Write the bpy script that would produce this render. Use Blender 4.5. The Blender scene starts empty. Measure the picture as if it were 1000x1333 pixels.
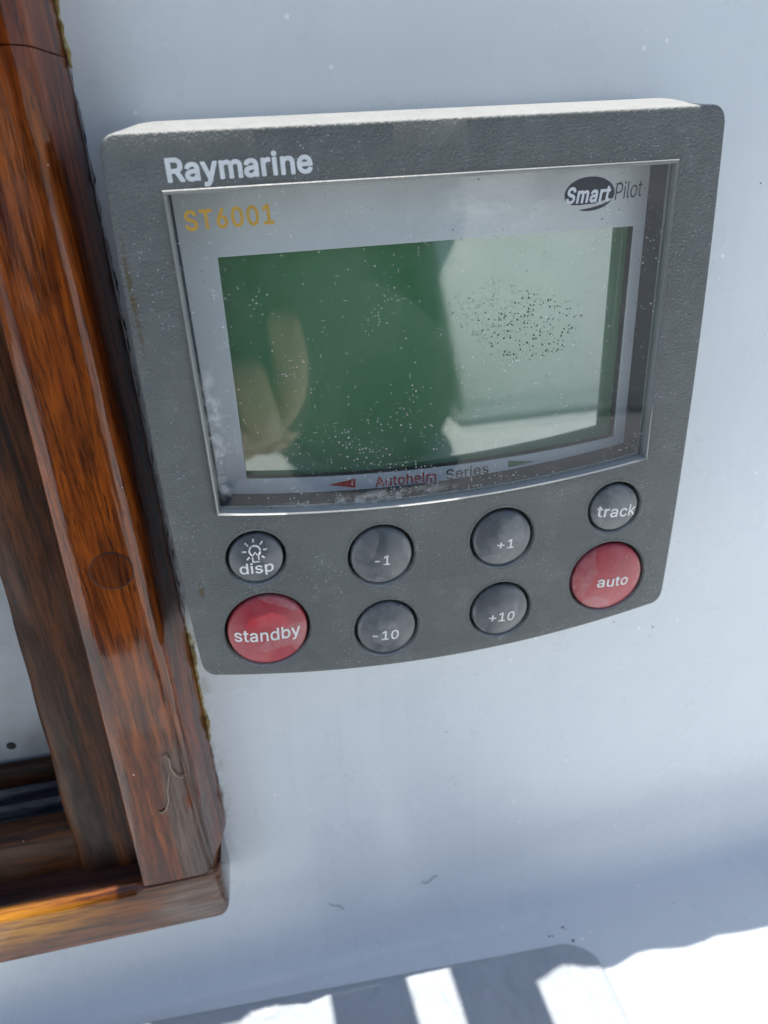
import bpy, bmesh, math, random
from mathutils import Vector, Matrix, noise
random.seed(7)
scene = bpy.context.scene
col = scene.collection
S = 0.00106                      # metres per local unit (the panel is about 110 mm wide)

def P(u, v, w):                  # u right, v down, w into the wall
    return Vector((u * S, w * S, -v * S))

# ------------------------------------------------------------------ camera
cam = bpy.data.cameras.new("camera")
camo = bpy.data.objects.new("camera", cam)
col.objects.link(camo)
cam.sensor_fit = 'HORIZONTAL'
cam.sensor_width = 36.0
cam.lens = 36.0 * 0.93264
cam.clip_start = 0.004
cam.clip_end = 500
RX = Vector((0.97901759, -0.19687535, -0.05257993))     # right, down, forward as X, Y, Z
RD = Vector((-0.13211984, -0.41681439, -0.89933871))
RF = Vector((0.15514155, 0.88741527, -0.43407976))
camloc = P(-33.76, -52.94, -125.48)
m = Matrix((( RX.x, -RD.x, -RF.x, camloc.x), (RX.y, -RD.y, -RF.y, camloc.y), (RX.z, -RD.z, -RF.z, camloc.z), (0, 0, 0, 1)))
camo.matrix_world = m
cam.dof.use_dof = True
cam.dof.focus_distance = 0.143
cam.dof.aperture_fstop = 24
scene.camera = camo

# ------------------------------------------------------------------ sky, sun, exposure
SUN = Vector((0.03, 0.006, 0.97)).normalized()         # towards the sun
world = bpy.data.worlds.new("World")
scene.world = world
world.use_nodes = True
wt = world.node_tree
sky = wt.nodes.new('ShaderNodeTexSky')
sky.sky_type = 'NISHITA'
sky.sun_disc = False
sky.sun_elevation = math.asin(SUN.z)
sky.sun_rotation = math.atan2(SUN.x, SUN.y)
bg = wt.nodes['Background']
bg.inputs['Strength'].default_value = 0.084
wt.links.new(sky.outputs[0], bg.inputs[0])
sl = bpy.data.lights.new("sun", 'SUN')
sl.energy = 3.4
sl.angle = math.radians(0.35)
sl.color = (1.0, 0.955, 0.88)
so = bpy.data.objects.new("sun", sl)
col.objects.link(so)
so.rotation_euler = SUN.to_track_quat('Z', 'Y').to_euler()
scene.view_settings.view_transform = 'Standard'
scene.view_settings.look = 'None'
scene.view_settings.gamma = 1
scene.view_settings.exposure = 0.99

# ------------------------------------------------------------------ helpers: materials
class NT:
    def __init__(self, name):
        self.m = bpy.data.materials.new(name)
        self.m.use_nodes = True
        self.t = self.m.node_tree
        self.b = self.t.nodes['Principled BSDF']
        self.out = self.t.nodes['Material Output']
        self._co = None
    def n(self, typ, **kw):
        x = self.t.nodes.new(typ)
        for k, v in kw.items():
            setattr(x, k, v)
        return x
    def put(self, sock, val):
        if isinstance(val, bpy.types.NodeSocket):
            self.t.links.new(val, sock)
        elif val is not None:
            sock.default_value = val
    def co(self):
        if self._co is None:
            self._co = self.n('ShaderNodeNewGeometry').outputs['Position']
        return self._co
    def mapped(self, scale=(1, 1, 1), loc=(0, 0, 0), rot=(0, 0, 0)):
        x = self.n('ShaderNodeMapping')
        self.put(x.inputs['Vector'], self.co())
        x.inputs['Scale'].default_value = scale
        x.inputs['Location'].default_value = loc
        x.inputs['Rotation'].default_value = rot
        return x.outputs[0]
    def noise(self, scale, detail=3, rough=0.55, vec=None, dist=0.0):
        x = self.n('ShaderNodeTexNoise')
        self.put(x.inputs['Vector'], vec if vec is not None else self.co())
        x.inputs['Scale'].default_value = scale
        x.inputs['Detail'].default_value = detail
        x.inputs['Roughness'].default_value = rough
        x.inputs['Distortion'].default_value = dist
        return x.outputs['Fac']
    def voro(self, scale, vec=None, rnd=1.0, out='Distance'):
        x = self.n('ShaderNodeTexVoronoi')
        self.put(x.inputs['Vector'], vec if vec is not None else self.co())
        x.inputs['Scale'].default_value = scale
        x.inputs['Randomness'].default_value = rnd
        return x.outputs[out]
    def ramp(self, fac, stops):
        x = self.n('ShaderNodeValToRGB')
        self.put(x.inputs[0], fac)
        el = x.color_ramp.elements
        while len(el) < len(stops):
            el.new(0.5)
        for e, (p, c) in zip(el, stops):
            e.position = p
            e.color = c if len(c) == 4 else (*c, 1)
        return x.outputs[0]
    def range(self, v, a, b, c=0.0, d=1.0, smooth=False):
        x = self.n('ShaderNodeMapRange')
        if smooth:
            x.interpolation_type = 'SMOOTHSTEP'
        self.put(x.inputs[0], v)
        for i, q in enumerate((a, b, c, d)):
            x.inputs[1 + i].default_value = q
        return x.outputs[0]
    def math(self, op, a, b=None, clamp=False):
        x = self.n('ShaderNodeMath', operation=op)
        x.use_clamp = clamp
        self.put(x.inputs[0], a)
        if b is not None:
            self.put(x.inputs[1], b)
        return x.outputs[0]
    def mix(self, fac, a, b, blend='MIX'):
        x = self.n('ShaderNodeMix', data_type='RGBA', blend_type=blend)
        self.put(x.inputs[0], fac)
        self.put(x.inputs[6], a if isinstance(a, bpy.types.NodeSocket) else (*a, 1))
        self.put(x.inputs[7], b if isinstance(b, bpy.types.NodeSocket) else (*b, 1))
        return x.outputs[2]
    def bump(self, h, strength, dist, normal=None):
        x = self.n('ShaderNodeBump')
        x.inputs['Strength'].default_value = strength
        x.inputs['Distance'].default_value = dist
        self.put(x.inputs['Height'], h)
        if normal is not None:
            self.put(x.inputs['Normal'], normal)
        return x.outputs[0]
    def set(self, **kw):
        for k, v in kw.items():
            s = self.b.inputs[k.replace('_', ' ')]
            if isinstance(v, tuple) and len(v) == 3:
                v = (*v, 1)
            self.put(s, v)
        return self
    def specks(self, scale, size, density, vec=None, flat=False):
        """mask of scattered specks: a cell has one where its random colour passes the density"""
        x = self.n('ShaderNodeTexVoronoi')
        if flat:                                         # on an upright sheet: cells in the sheet's own plane
            x.voronoi_dimensions = '2D'
            a = self.n('ShaderNodeSeparateXYZ')
            self.put(a.inputs[0], vec if vec is not None else self.co())
            b = self.n('ShaderNodeCombineXYZ')
            self.put(b.inputs[0], a.outputs[0])
            self.put(b.inputs[1], a.outputs[2])
            vec = b.outputs[0]
        self.put(x.inputs['Vector'], vec if vec is not None else self.co())
        x.inputs['Scale'].default_value = scale
        sep = self.n('ShaderNodeSeparateColor')
        self.t.links.new(x.outputs['Color'], sep.inputs[0])
        pick = self.math('LESS_THAN', sep.outputs[0], density)
        sz = self.math('MULTIPLY', sep.outputs[1], size)
        near = self.math('LESS_THAN', x.outputs['Distance'], sz)
        return self.math('MULTIPLY', pick, near)

def window_around(N, u0, v0, ru, rv, soft=0.6):
    """soft elliptical mask in panel units, for a stain with a shape of its own"""
    sx = N.n('ShaderNodeSeparateXYZ')
    N.put(sx.inputs[0], N.co())
    a = N.math('DIVIDE', N.math('SUBTRACT', sx.outputs[0], u0 * S), ru * S)
    b = N.math('DIVIDE', N.math('SUBTRACT', sx.outputs[2], -v0 * S), rv * S)
    r = N.math('SQRT', N.math('ADD', N.math('MULTIPLY', a, a), N.math('MULTIPLY', b, b)))
    return N.range(r, 1 - soft, 1.0, 1.0, 0.0, True)

M = {}
# painted cabin side
N = NT('white_gelcoat')
base = N.mix(N.range(N.noise(22, 4), 0.35, 0.7), (0.70, 0.745, 0.768), (0.745, 0.785, 0.803))
dirt = N.math('MULTIPLY', N.specks(420, 0.16, 0.03), 0.8)
base = N.mix(dirt, base, (0.10, 0.09, 0.08))
pale_specks = N.specks(420, 0.20, 0.05)  # small white specks, slightly raised, scattered at random
base = N.mix(pale_specks, base, (0.93, 0.93, 0.93))
grime = N.range(N.noise(40, 7, 0.75), 0.52, 0.85, 0, 0.10)
base = N.mix(grime, base, (0.46, 0.47, 0.47))
runs = N.math('MULTIPLY', N.range(N.noise(1, 5, 0.65, vec=N.mapped((260, 260, 9))), 0.52, 0.75, 0, 0.16), N.range(N.noise(14, 3), 0.4, 0.65))
base = N.mix(runs, base, (0.50, 0.51, 0.50))
wipe = N.math('MULTIPLY', N.range(N.noise(1, 3, 0.6, vec=N.mapped((20, 500, 900), (0, 0, 0), (0, 0.16, 0))), 0.64, 0.70, 0, 0.22), N.range(N.noise(26, 4), 0.5, 0.62))
base = N.mix(wipe, base, (0.90, 0.90, 0.90))
along = N.math('MULTIPLY', window_around(N, -55.5, 40, 3.2, 110, 0.95), N.range(N.noise(230, 6, 0.75), 0.44, 0.66, 0, 0.7))
base = N.mix(along, base, (0.30, 0.27, 0.20))
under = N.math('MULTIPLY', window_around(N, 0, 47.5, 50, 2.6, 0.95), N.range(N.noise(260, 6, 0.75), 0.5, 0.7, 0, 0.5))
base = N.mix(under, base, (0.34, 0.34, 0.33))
h = N.math('ADD', N.math('MULTIPLY', N.noise(60, 3), 0.7), N.math('MULTIPLY', N.noise(480, 2), 0.05))
h = N.math('ADD', h, N.math('MULTIPLY', pale_specks, 0.25))
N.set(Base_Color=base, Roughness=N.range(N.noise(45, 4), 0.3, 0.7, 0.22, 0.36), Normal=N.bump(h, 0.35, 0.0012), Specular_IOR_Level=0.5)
M['gelcoat'] = N.m
# nonslip paint
N = NT('nonslip_paint')
base = N.mix(N.range(N.noise(70, 4), 0.35, 0.7), (0.37, 0.405, 0.44), (0.42, 0.455, 0.485))
base = N.mix(N.math('MULTIPLY', N.specks(420, 0.16, 0.04), 0.8), base, (0.10, 0.09, 0.08))
N.set(Base_Color=base, Roughness=0.42, Normal=N.bump(N.noise(350, 4), 0.5, 0.0006))
M['nonslip'] = N.m

# textured dark plastic
def plastic(name, a, b, bumpd, rough, dust=True):  # dust: adds the salt specks that paint glints of grazing sun
    N = NT(name)
    big = N.range(N.noise(40, 4, 0.6), 0.35, 0.7)
    base = N.mix(big, a, b)
    if dust:
        d = N.math('MULTIPLY', N.specks(2300, 0.34, 0.26), N.range(N.noise(70, 3), 0.42, 0.62))  # salt specks made denser, painting glints of grazing sun
        base = N.mix(d, base, (0.36, 0.37, 0.365))
        film = N.range(N.noise(140, 6, 0.7), 0.5, 0.8, 0, 0.35)
        base = N.mix(film, base, (0.26, 0.275, 0.27))
        # brown scrape on the left cheek and by the standby key
        s1 = N.math('MULTIPLY', window_around(N, -51.0, -36, 0.7, 13), N.range(N.noise(500, 3), 0.4, 0.55))
        s2 = N.math('MULTIPLY', window_around(N, -49.1, 20.2, 0.8, 2.4), N.range(N.noise(900, 3), 0.40, 0.5))
        base = N.mix(N.math('MAXIMUM', s1, s2), base, (0.085, 0.065, 0.03))
        s3 = N.math('MULTIPLY', window_around(N, 38.5, 38.2, 7.5, 1.1, 0.8), N.range(N.noise(700, 4), 0.47, 0.55))
        base = N.mix(s3, base, (0.03, 0.032, 0.034))
        s4 = N.math('MULTIPLY', window_around(N, 13.5, 42.5, 2.0, 2.2, 0.8), N.range(N.noise(600, 3), 0.5, 0.58))
        base = N.mix(N.math('MULTIPLY', s4, 0.5), base, (0.5, 0.5, 0.48))
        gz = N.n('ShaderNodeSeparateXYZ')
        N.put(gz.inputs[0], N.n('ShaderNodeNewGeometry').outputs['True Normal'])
        top_light = N.math('MULTIPLY', N.range(gz.outputs[2], 0.35, 0.8, 0, 1, True), N.range(N.noise(300, 5, 0.7), 0.3, 0.6, 0.78, 0.97))  # upward faces painted paler, standing in for sunlight on them
        base = N.mix(top_light, base, (0.36, 0.37, 0.365))
    h = N.math('ADD', N.noise(2200, 2, 0.6), N.math('MULTIPLY', N.noise(900, 3), 0.45))
    N.set(Base_Color=base, Roughness=N.range(big, 0, 1, rough, rough + 0.12), Normal=N.bump(h, 1.0, bumpd))
    return N.m
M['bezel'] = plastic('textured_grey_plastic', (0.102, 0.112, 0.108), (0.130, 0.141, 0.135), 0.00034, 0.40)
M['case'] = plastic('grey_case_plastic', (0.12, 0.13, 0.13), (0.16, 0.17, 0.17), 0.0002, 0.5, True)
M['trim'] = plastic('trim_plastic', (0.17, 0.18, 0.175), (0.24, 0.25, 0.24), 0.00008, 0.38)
N = NT('dark_surround')
N.set(Base_Color=(0.012, 0.018, 0.030), Roughness=0.55, Specular_IOR_Level=0.2)
M['surround'] = N.m
N = NT('black_gap')
N.set(Base_Color=(0.008, 0.008, 0.009), Roughness=0.6)
M['gap'] = N.m
N = NT('display_mask_print')
N.set(Base_Color=N.mix(N.range(N.noise(60, 4), 0.3, 0.7), (0.56, 0.585, 0.61), (0.63, 0.655, 0.68)), Roughness=0.4)
M['mask'] = N.m
# liquid crystal panel
N = NT('lcd_panel')
N.set(Base_Color=N.mix(N.range(N.noise(18, 2), 0.3, 0.7), (0.075, 0.205, 0.098), (0.095, 0.245, 0.120)), Roughness=0.06, Specular_IOR_Level=0.5, Coat_Weight=1.0, Coat_IOR=2.6, Coat_Roughness=0.02)   # the bright front film of the cell
M['lcd'] = N.m

# window: thin pane, clear with a Fresnel reflection and dust lying on it
N = NT('dusty_window')
tr = N.n('ShaderNodeBsdfTransparent')
tr.inputs[0].default_value = (0.93, 0.95, 0.94, 1)
gl = N.n('ShaderNodeBsdfGlossy')
gl.inputs['Roughness'].default_value = 0.02
wav = N.bump(N.noise(30, 2), 0.10, 0.0006)
N.put(gl.inputs['Normal'], wav)
fr = N.n('ShaderNodeFresnel')
bf = N.n('ShaderNodeNewGeometry').outputs['Backfacing']
N.put(fr.inputs['IOR'], N.range(bf, 0, 1, 1.5, 1 / 1.5))     # the same pane from either side
N.put(fr.inputs['Normal'], wav)
mx = N.n('ShaderNodeMixShader')
N.put(mx.inputs[0], fr.outputs[0])
N.t.links.new(tr.outputs[0], mx.inputs[1])
N.t.links.new(gl.outputs[0], mx.inputs[2])
dust = N.n('ShaderNodeBsdfDiffuse')
dense = N.math('MAXIMUM', window_around(N, -10, -4, 24, 14, 0.9), N.math('MULTIPLY', window_around(N, 0, 5, 60, 4.0, 0.8), 0.9))
sp1 = N.math('MULTIPLY', N.specks(1500, 0.32, 0.34, flat=True), N.range(N.math('ADD', N.noise(130, 4, 0.6), N.math('MULTIPLY', dense, 0.16)), 0.50, 0.66))
sp2 = N.math('MULTIPLY', N.specks(600, 0.11, 0.35, flat=True), N.range(N.noise(400, 1), 0.35, 0.6))
fib = N.math('MULTIPLY', N.math('MAXIMUM', N.specks(700, 0.13, 0.035, N.mapped((0.3, 1, 1.6), (0, 0, 0), (0, 0.7, 0)), flat=True), N.specks(700, 0.13, 0.035, N.mapped((1.5, 1, 0.35), (0.1, 0, 0), (0, 0.5, 0)), flat=True)), 0.7)
white = N.math('MAXIMUM', N.math('MAXIMUM', sp1, sp2), fib)
haze = N.range(N.noise(50, 6, 0.7, dist=1.2), 0.35, 0.8, 0.0, 0.06)
swirl = N.math('MULTIPLY', window_around(N, 12, -46, 18, 6.5, 0.8), N.range(N.noise(120, 5, 0.6, vec=N.mapped((0.5, 1, 1.6), (0, 0, 0), (0, -0.5, 0)), dist=2.0), 0.42, 0.66, 0, 0.32))
edge = N.math('MULTIPLY', N.math('MAXIMUM', window_around(N, -41.5, -10, 2.2, 22, 0.8), window_around(N, -18, 5.6, 30, 2.2, 0.8)), N.range(N.noise(400, 5, 0.7), 0.45, 0.62, 0, 0.5))
haze = N.math('ADD', N.math('ADD', haze, swirl), edge)
dark = N.math('MULTIPLY', N.math('MAXIMUM', N.specks(1500, 0.34, 0.5, flat=True), N.specks(900, 0.2, 0.5, flat=True)), N.math('GREATER_THAN', N.math('ADD', window_around(N, 18, -25, 18, 12, 0.95), N.math('MULTIPLY', N.noise(900, 1), 0.9)), 0.98))
dark = N.math('MAXIMUM', dark, N.math('MULTIPLY', N.specks(620, 0.12, 0.05, flat=True), 0.8))
dcol = N.mix(dark, (0.70, 0.71, 0.69), (0.035, 0.04, 0.035))
N.put(dust.inputs[0], dcol)
cover = N.math('MAXIMUM', N.math('MAXIMUM', N.math('MULTIPLY', white, 0.5), N.math('MULTIPLY', dark, 0.85)), haze, clamp=True)
mx2 = N.n('ShaderNodeMixShader')
N.put(mx2.inputs[0], cover)
N.t.links.new(mx.outputs[0], mx2.inputs[1])
N.t.links.new(dust.outputs[0], mx2.inputs[2])
N.t.links.new(mx2.outputs[0], N.out.inputs[0])
M['glass'] = N.m

def rubber(name, a, b, rough, wear=True):
    N = NT(name)
    base = N.mix(N.range(N.noise(220, 5, 0.7), 0.35, 0.75), a, b)
    sp = N.math('MULTIPLY', N.specks(1300, 0.26, 0.15), N.range(N.noise(120, 3), 0.45, 0.65))
    base = N.mix(N.math('MULTIPLY', sp, 0.8), base, (0.6, 0.6, 0.58))
    sc = N.math('MAXIMUM', N.range(N.noise(150, 7, 0.75), 0.42, 0.68, 0, 0.12), N.math('MULTIPLY', N.range(N.noise(105, 1, 0.4), 0.535, 0.55), N.range(N.noise(700, 4), 0.3, 0.7, 0.08, 0.26)))
    base = N.mix(sc, base, (0.45, 0.45, 0.44))
    N.set(Base_Color=base, Roughness=N.range(N.noise(160, 4), 0.3, 0.7, rough, rough + 0.16), Normal=N.bump(N.noise(1400, 2), 0.25, 0.0001), Specular_IOR_Level=0.6)
    return N.m
M['key'] = rubber('grey_key_rubber', (0.070, 0.080, 0.086), (0.100, 0.112, 0.116), 0.20)
M['red_key'] = rubber('red_key_rubber', (0.36, 0.022, 0.036), (0.43, 0.042, 0.054), 0.28)

def ink(name, c, chip=0.0, rough=0.5, chips=None):
    N = NT(name)
    base = N.mix(N.range(N.noise(700, 4), 0.4, 0.7), c, tuple(x * 0.86 for x in c))
    N.set(Base_Color=base, Roughness=rough, Normal=N.bump(N.noise(1500, 2), 0.5, 0.00012))
    if chip > 0:
        tr = N.n('ShaderNodeBsdfTransparent')
        mx = N.n('ShaderNodeMixShader')
        w = N.range(N.noise(1900, 3, 0.7), 0.62 - chip, 0.66 - chip)
        N.put(mx.inputs[0], w)
        N.t.links.new(N.b.outputs[0], mx.inputs[1])
        N.t.links.new(tr.outputs[0], mx.inputs[2])
        N.t.links.new(mx.outputs[0], N.out.inputs[0])
    return N.m
M['white_ink'] = ink('white_ink', (0.72, 0.74, 0.76))
M['key_ink'] = ink('key_ink', (0.78, 0.78, 0.76), 0.0)
M['worn_ink'] = ink('worn_key_ink', (0.78, 0.78, 0.76), 0.08)
M['gold_ink'] = ink('gold_ink', (0.52, 0.30, 0.04))
M['dark_ink'] = ink('dark_ink', (0.035, 0.04, 0.045))
M['pale_ink'] = ink('pale_ink', (0.60, 0.62, 0.65))
M['red_ink'] = ink('red_ink', (0.48, 0.035, 0.03))
M['green_ink'] = ink('green_ink', (0.02, 0.16, 0.06))

# varnished mahogany, grain along one axis
def wood(name, axis, c_dark, c_mid, c_light, coat=1.0, weather=0.25, rough=0.45, coatr=0.05, rail_sun_and_wear=False, worn_foot=False):
    N = NT(name)
    def sc(a, l):
        return (a, a, l) if axis == 'Z' else (l, a, a)
    figure = N.noise(1, 4, 0.6, vec=N.mapped(sc(240, 13), (3.1, 1.7, 0.4)), dist=0.8)
    streak = N.noise(1, 5, 0.7, vec=N.mapped(sc(950, 60)))
    pore = N.noise(1, 2, 0.5, vec=N.mapped(sc(2300, 170)))
    blot = N.noise(55, 3)
    c = N.ramp(figure, [(0.28, c_dark), (0.42, c_mid), (0.58, c_light), (0.75, c_mid)])
    c = N.mix(N.range(streak, 0.44, 0.64, 0, 0.84), c, tuple(x * 0.18 for x in c_mid))
    c = N.mix(N.range(pore, 0.60, 0.68, 0, 0.75), c, (0.012, 0.006, 0.003))
    c = N.mix(N.range(blot, 0.55, 0.75, 0, 0.35), c, c_dark)
    wmask = N.range(N.noise(1, 5, 0.65, vec=N.mapped(sc(95, 30), (5, 2, 1))), 0.62 - weather, 0.80 - weather, 0, 0.6)
    c = N.mix(wmask, c, (0.085, 0.052, 0.036))
    if worn_foot:                                    # greyed patch where the varnish has lifted at the foot of the post
        w = N.math('MULTIPLY', window_around(N, -62.2, 86, 5.2, 36, 0.35), N.range(N.noise(1, 4, 0.6, vec=N.mapped(sc(260, 45))), 0.36, 0.46, 0, 0.85))
        c = N.mix(w, c, N.mix(N.range(streak, 0.4, 0.6), (0.16, 0.115, 0.085), (0.07, 0.040, 0.026)))
    if rail_sun_and_wear:                                    # and greyed where it has gone from the corner block
        w = N.math('MULTIPLY', window_around(N, -62, 111, 17, 11, 0.6), N.range(N.noise(1, 4, 0.6, vec=N.mapped(sc(200, 50))), 0.30, 0.50, 0.15, 0.85))
        c = N.mix(w, c, N.mix(N.range(streak, 0.4, 0.6), (0.22, 0.17, 0.135), (0.10, 0.062, 0.042)))
    if rail_sun_and_wear:                                    # sunlight painted on the nose of the rail as golden colour
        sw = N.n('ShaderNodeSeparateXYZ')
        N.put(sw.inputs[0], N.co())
        c = N.mix(N.range(sw.outputs[1], 4.6 * S, 6.2 * S), c, N.mix(0.75, c, (0.014, 0.012, 0.016)))  # rail top behind the nose painted dark as shade
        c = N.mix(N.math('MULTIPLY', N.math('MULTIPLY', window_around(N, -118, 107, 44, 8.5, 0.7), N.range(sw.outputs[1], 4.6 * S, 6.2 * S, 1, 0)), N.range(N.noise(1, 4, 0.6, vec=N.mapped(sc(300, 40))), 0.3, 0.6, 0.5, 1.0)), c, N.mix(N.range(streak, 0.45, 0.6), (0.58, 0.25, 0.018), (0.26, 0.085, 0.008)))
    chip = N.specks(330, 0.13, 0.03)
    c = N.mix(chip, c, (0.6, 0.55, 0.5))
    h = N.math('ADD', N.math('MULTIPLY', streak, 0.5), N.math('MULTIPLY', N.noise(70, 3), 1.6))
    cb = N.bump(N.math('ADD', N.math('MULTIPLY', N.noise(1, 3, 0.6, vec=N.mapped(sc(130, 26))), 1.0), N.math('MULTIPLY', pore, 0.2)), 0.13, 0.0011)
    N.set(Base_Color=c, Roughness=rough, Normal=N.bump(h, 0.5, 0.0005), Specular_IOR_Level=0.06, Coat_Weight=coat * 0.8, Coat_Roughness=N.range(blot, 0.35, 0.7, coatr, coatr * 2.2), Coat_Normal=cb, Coat_IOR=1.55)
    return N.m
M['wood_v'] = wood('varnished_mahogany_upright', 'Z', (0.018, 0.004, 0.0012), (0.120, 0.022, 0.0025), (0.30, 0.066, 0.005), weather=-0.04, worn_foot=True)
M['wood_h'] = wood('varnished_mahogany_rail', 'X', (0.030, 0.008, 0.003), (0.13, 0.032, 0.005), (0.26, 0.070, 0.009), weather=-0.02, rail_sun_and_wear=True)
M['wood_plug'] = wood('varnished_mahogany_plug', 'Z', (0.014, 0.003, 0.001), (0.085, 0.016, 0.002), (0.17, 0.036, 0.004), weather=-0.1)
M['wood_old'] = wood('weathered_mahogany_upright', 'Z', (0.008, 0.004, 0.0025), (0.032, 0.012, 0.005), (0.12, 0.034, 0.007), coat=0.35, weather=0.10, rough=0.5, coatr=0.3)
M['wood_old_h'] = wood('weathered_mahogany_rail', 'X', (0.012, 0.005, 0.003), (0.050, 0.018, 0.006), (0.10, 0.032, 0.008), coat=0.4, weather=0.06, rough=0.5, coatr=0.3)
N = NT('dark_sill_track')
N.set(Base_Color=N.mix(N.range(N.noise(1, 5, 0.7, vec=N.mapped((80, 300, 300))), 0.4, 0.7), (0.012, 0.014, 0.018), (0.10, 0.10, 0.105)), Roughness=0.35, Normal=N.bump(N.noise(200, 4), 0.5, 0.0006))
M['track'] = N.m
N = NT('old_sealant')
N.set(Base_Color=N.ramp(N.noise(420, 4, 0.7), [(0.3, (0.03, 0.02, 0.01)), (0.45, (0.22, 0.15, 0.04)), (0.6, (0.36, 0.26, 0.10)), (0.75, (0.50, 0.45, 0.34))]), Roughness=0.6, Normal=N.bump(N.noise(700, 3), 0.8, 0.0006))
M['sealant'] = N.m
N = NT('grey_sealant')
N.set(Base_Color=N.mix(N.range(N.noise(300, 4), 0.4, 0.65), (0.50, 0.51, 0.52), (0.05, 0.05, 0.05)), Roughness=0.6, Normal=N.bump(N.noise(500, 3), 0.8, 0.0006))
M['greyseal'] = N.m
N = NT('peeling_varnish')
N.set(Base_Color=(0.24, 0.15, 0.10), Roughness=0.25, Coat_Weight=0.5)
M['peel'] = N.m
N = NT('inner_board_paint')
base = N.mix(N.range(N.noise(35, 5, 0.65), 0.4, 0.75), (0.40, 0.43, 0.45), (0.24, 0.24, 0.22))
base = N.mix(N.math('MULTIPLY', N.specks(240, 0.15, 0.06), 0.9), base, (0.03, 0.03, 0.03))
N.set(Base_Color=base, Roughness=0.45, Normal=N.bump(N.noise(60, 4), 0.4, 0.001))
M['board'] = N.m
def plain(name, c, rough=0.6, scale=60, var=0.8, bumpd=0.0):
    N = NT(name)
    N.set(Base_Color=N.mix(N.range(N.noise(scale, 4), 0.35, 0.7), c, tuple(x * var for x in c)), Roughness=rough)
    if bumpd:
        N.set(Normal=N.bump(N.noise(scale * 8, 3), 0.6, bumpd))
    return N.m
M['hole'] = plain('dark_hole', (0.01, 0.01, 0.01))
M['fibre'] = plain('lint', (0.10, 0.09, 0.10))
M['speck'] = plain('dirt', (0.05, 0.05, 0.055))
M['skin'] = plain('skin', (0.50, 0.27, 0.18), 0.45, 40, 0.85)
M['jacket'] = plain('navy_jacket', (0.012, 0.014, 0.020), 0.8, 80, 0.8)
M['hair'] = plain('brown_hair', (0.05, 0.03, 0.02), 0.6)
M['phone'] = plain('phone_case', (0.012, 0.012, 0.014), 0.5)
M['lens'] = plain('lens_glass', (0.01, 0.01, 0.015), 0.08)
M['blocker_mat'] = plain('cream_blocker', (0.55, 0.53, 0.48), 0.85, 30, 0.9, 0.0004)

# ------------------------------------------------------------------ helpers: objects
def thing(name, label, cat, loc=(0, 0, 0), group=None):
    o = bpy.data.objects.new(name, None)
    o.empty_display_size = 0.01
    col.objects.link(o)
    o.location = P(*loc)
    o['label'] = label
    o['category'] = cat
    if group:
        o['group'] = group
    return o

def origin(o):
    p = Vector((0, 0, 0))
    while o is not None:
        p += o.location
        o = o.parent
    return p

def link(name, me, mat, parent=None, label=None, sharp=35):
    if mat is not None and not me.materials:
        me.materials.append(mat)
    if sharp:
        me.polygons.foreach_set('use_smooth', [True] * len(me.polygons))
        me.set_sharp_from_angle(angle=math.radians(sharp))
    o = bpy.data.objects.new(name, me)
    col.objects.link(o)
    if parent is not None:
        me.transform(Matrix.Translation(-origin(parent)))
        o.parent = parent
    if label:
        o['label'] = label
    return o

def tag(o, label=None, cat=None, group=None, kind=None):
    for k, v in (('label', label), ('category', cat), ('group', group), ('kind', kind)):
        if v:
            o[k] = v
    return o

def mesh_from(verts, faces, name='mesh', fix=True):
    me = bpy.data.meshes.new(name)
    me.from_pydata([P(*v) for v in verts], [], faces)
    if fix:
        bm = bmesh.new()
        bm.from_mesh(me)
        bmesh.ops.recalc_face_normals(bm, faces=bm.faces)
        bm.to_mesh(me)
        bm.free()
    return me

def curve_plate(loops, w_front, depth, bevel, res=2):
    """flat plate with holes: loops of (u, v); first is the outline; bevelled front and back rims"""
    cu = bpy.data.curves.new('plate', 'CURVE')
    cu.dimensions = '2D'
    cu.fill_mode = 'BOTH'
    for lp in loops:
        sp = cu.splines.new('POLY')
        sp.points.add(len(lp) - 1)
        for q, (u, v) in zip(sp.points, lp):
            q.co = (u, -v, 0, 1)
        sp.use_cyclic_u = True
    cu.bevel_depth = bevel
    cu.bevel_resolution = res
    cu.offset = -bevel
    cu.extrude = max(0.0, depth / 2 - bevel)
    o = bpy.data.objects.new('plate', cu)
    col.objects.link(o)
    dg = bpy.context.evaluated_depsgraph_get()
    me = bpy.data.meshes.new_from_object(o.evaluated_get(dg))
    bpy.data.objects.remove(o)
    bpy.data.curves.remove(cu)
    zmax = max(v.co.z for v in me.vertices)
    for v in me.vertices:
        x, y, z = v.co
        v.co = P(x, -y, w_front + (zmax - z))
    bm = bmesh.new()
    bm.from_mesh(me)
    bmesh.ops.remove_doubles(bm, verts=bm.verts, dist=1e-7)
    bmesh.ops.recalc_face_normals(bm, faces=bm.faces)
    bm.to_mesh(me)
    bm.free()
    me.materials.clear()
    return me

def join_meshes(meshes):
    bm = bmesh.new()
    for me in meshes:
        bm.from_mesh(me)
    out = bpy.data.meshes.new('joined')
    bm.to_mesh(out)
    bm.free()
    return out

def circle(u, v, r, n=64):
    return [(u + r * math.cos(2 * math.pi * i / n), v + r * math.sin(2 * math.pi * i / n)) for i in range(n)]

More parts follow.
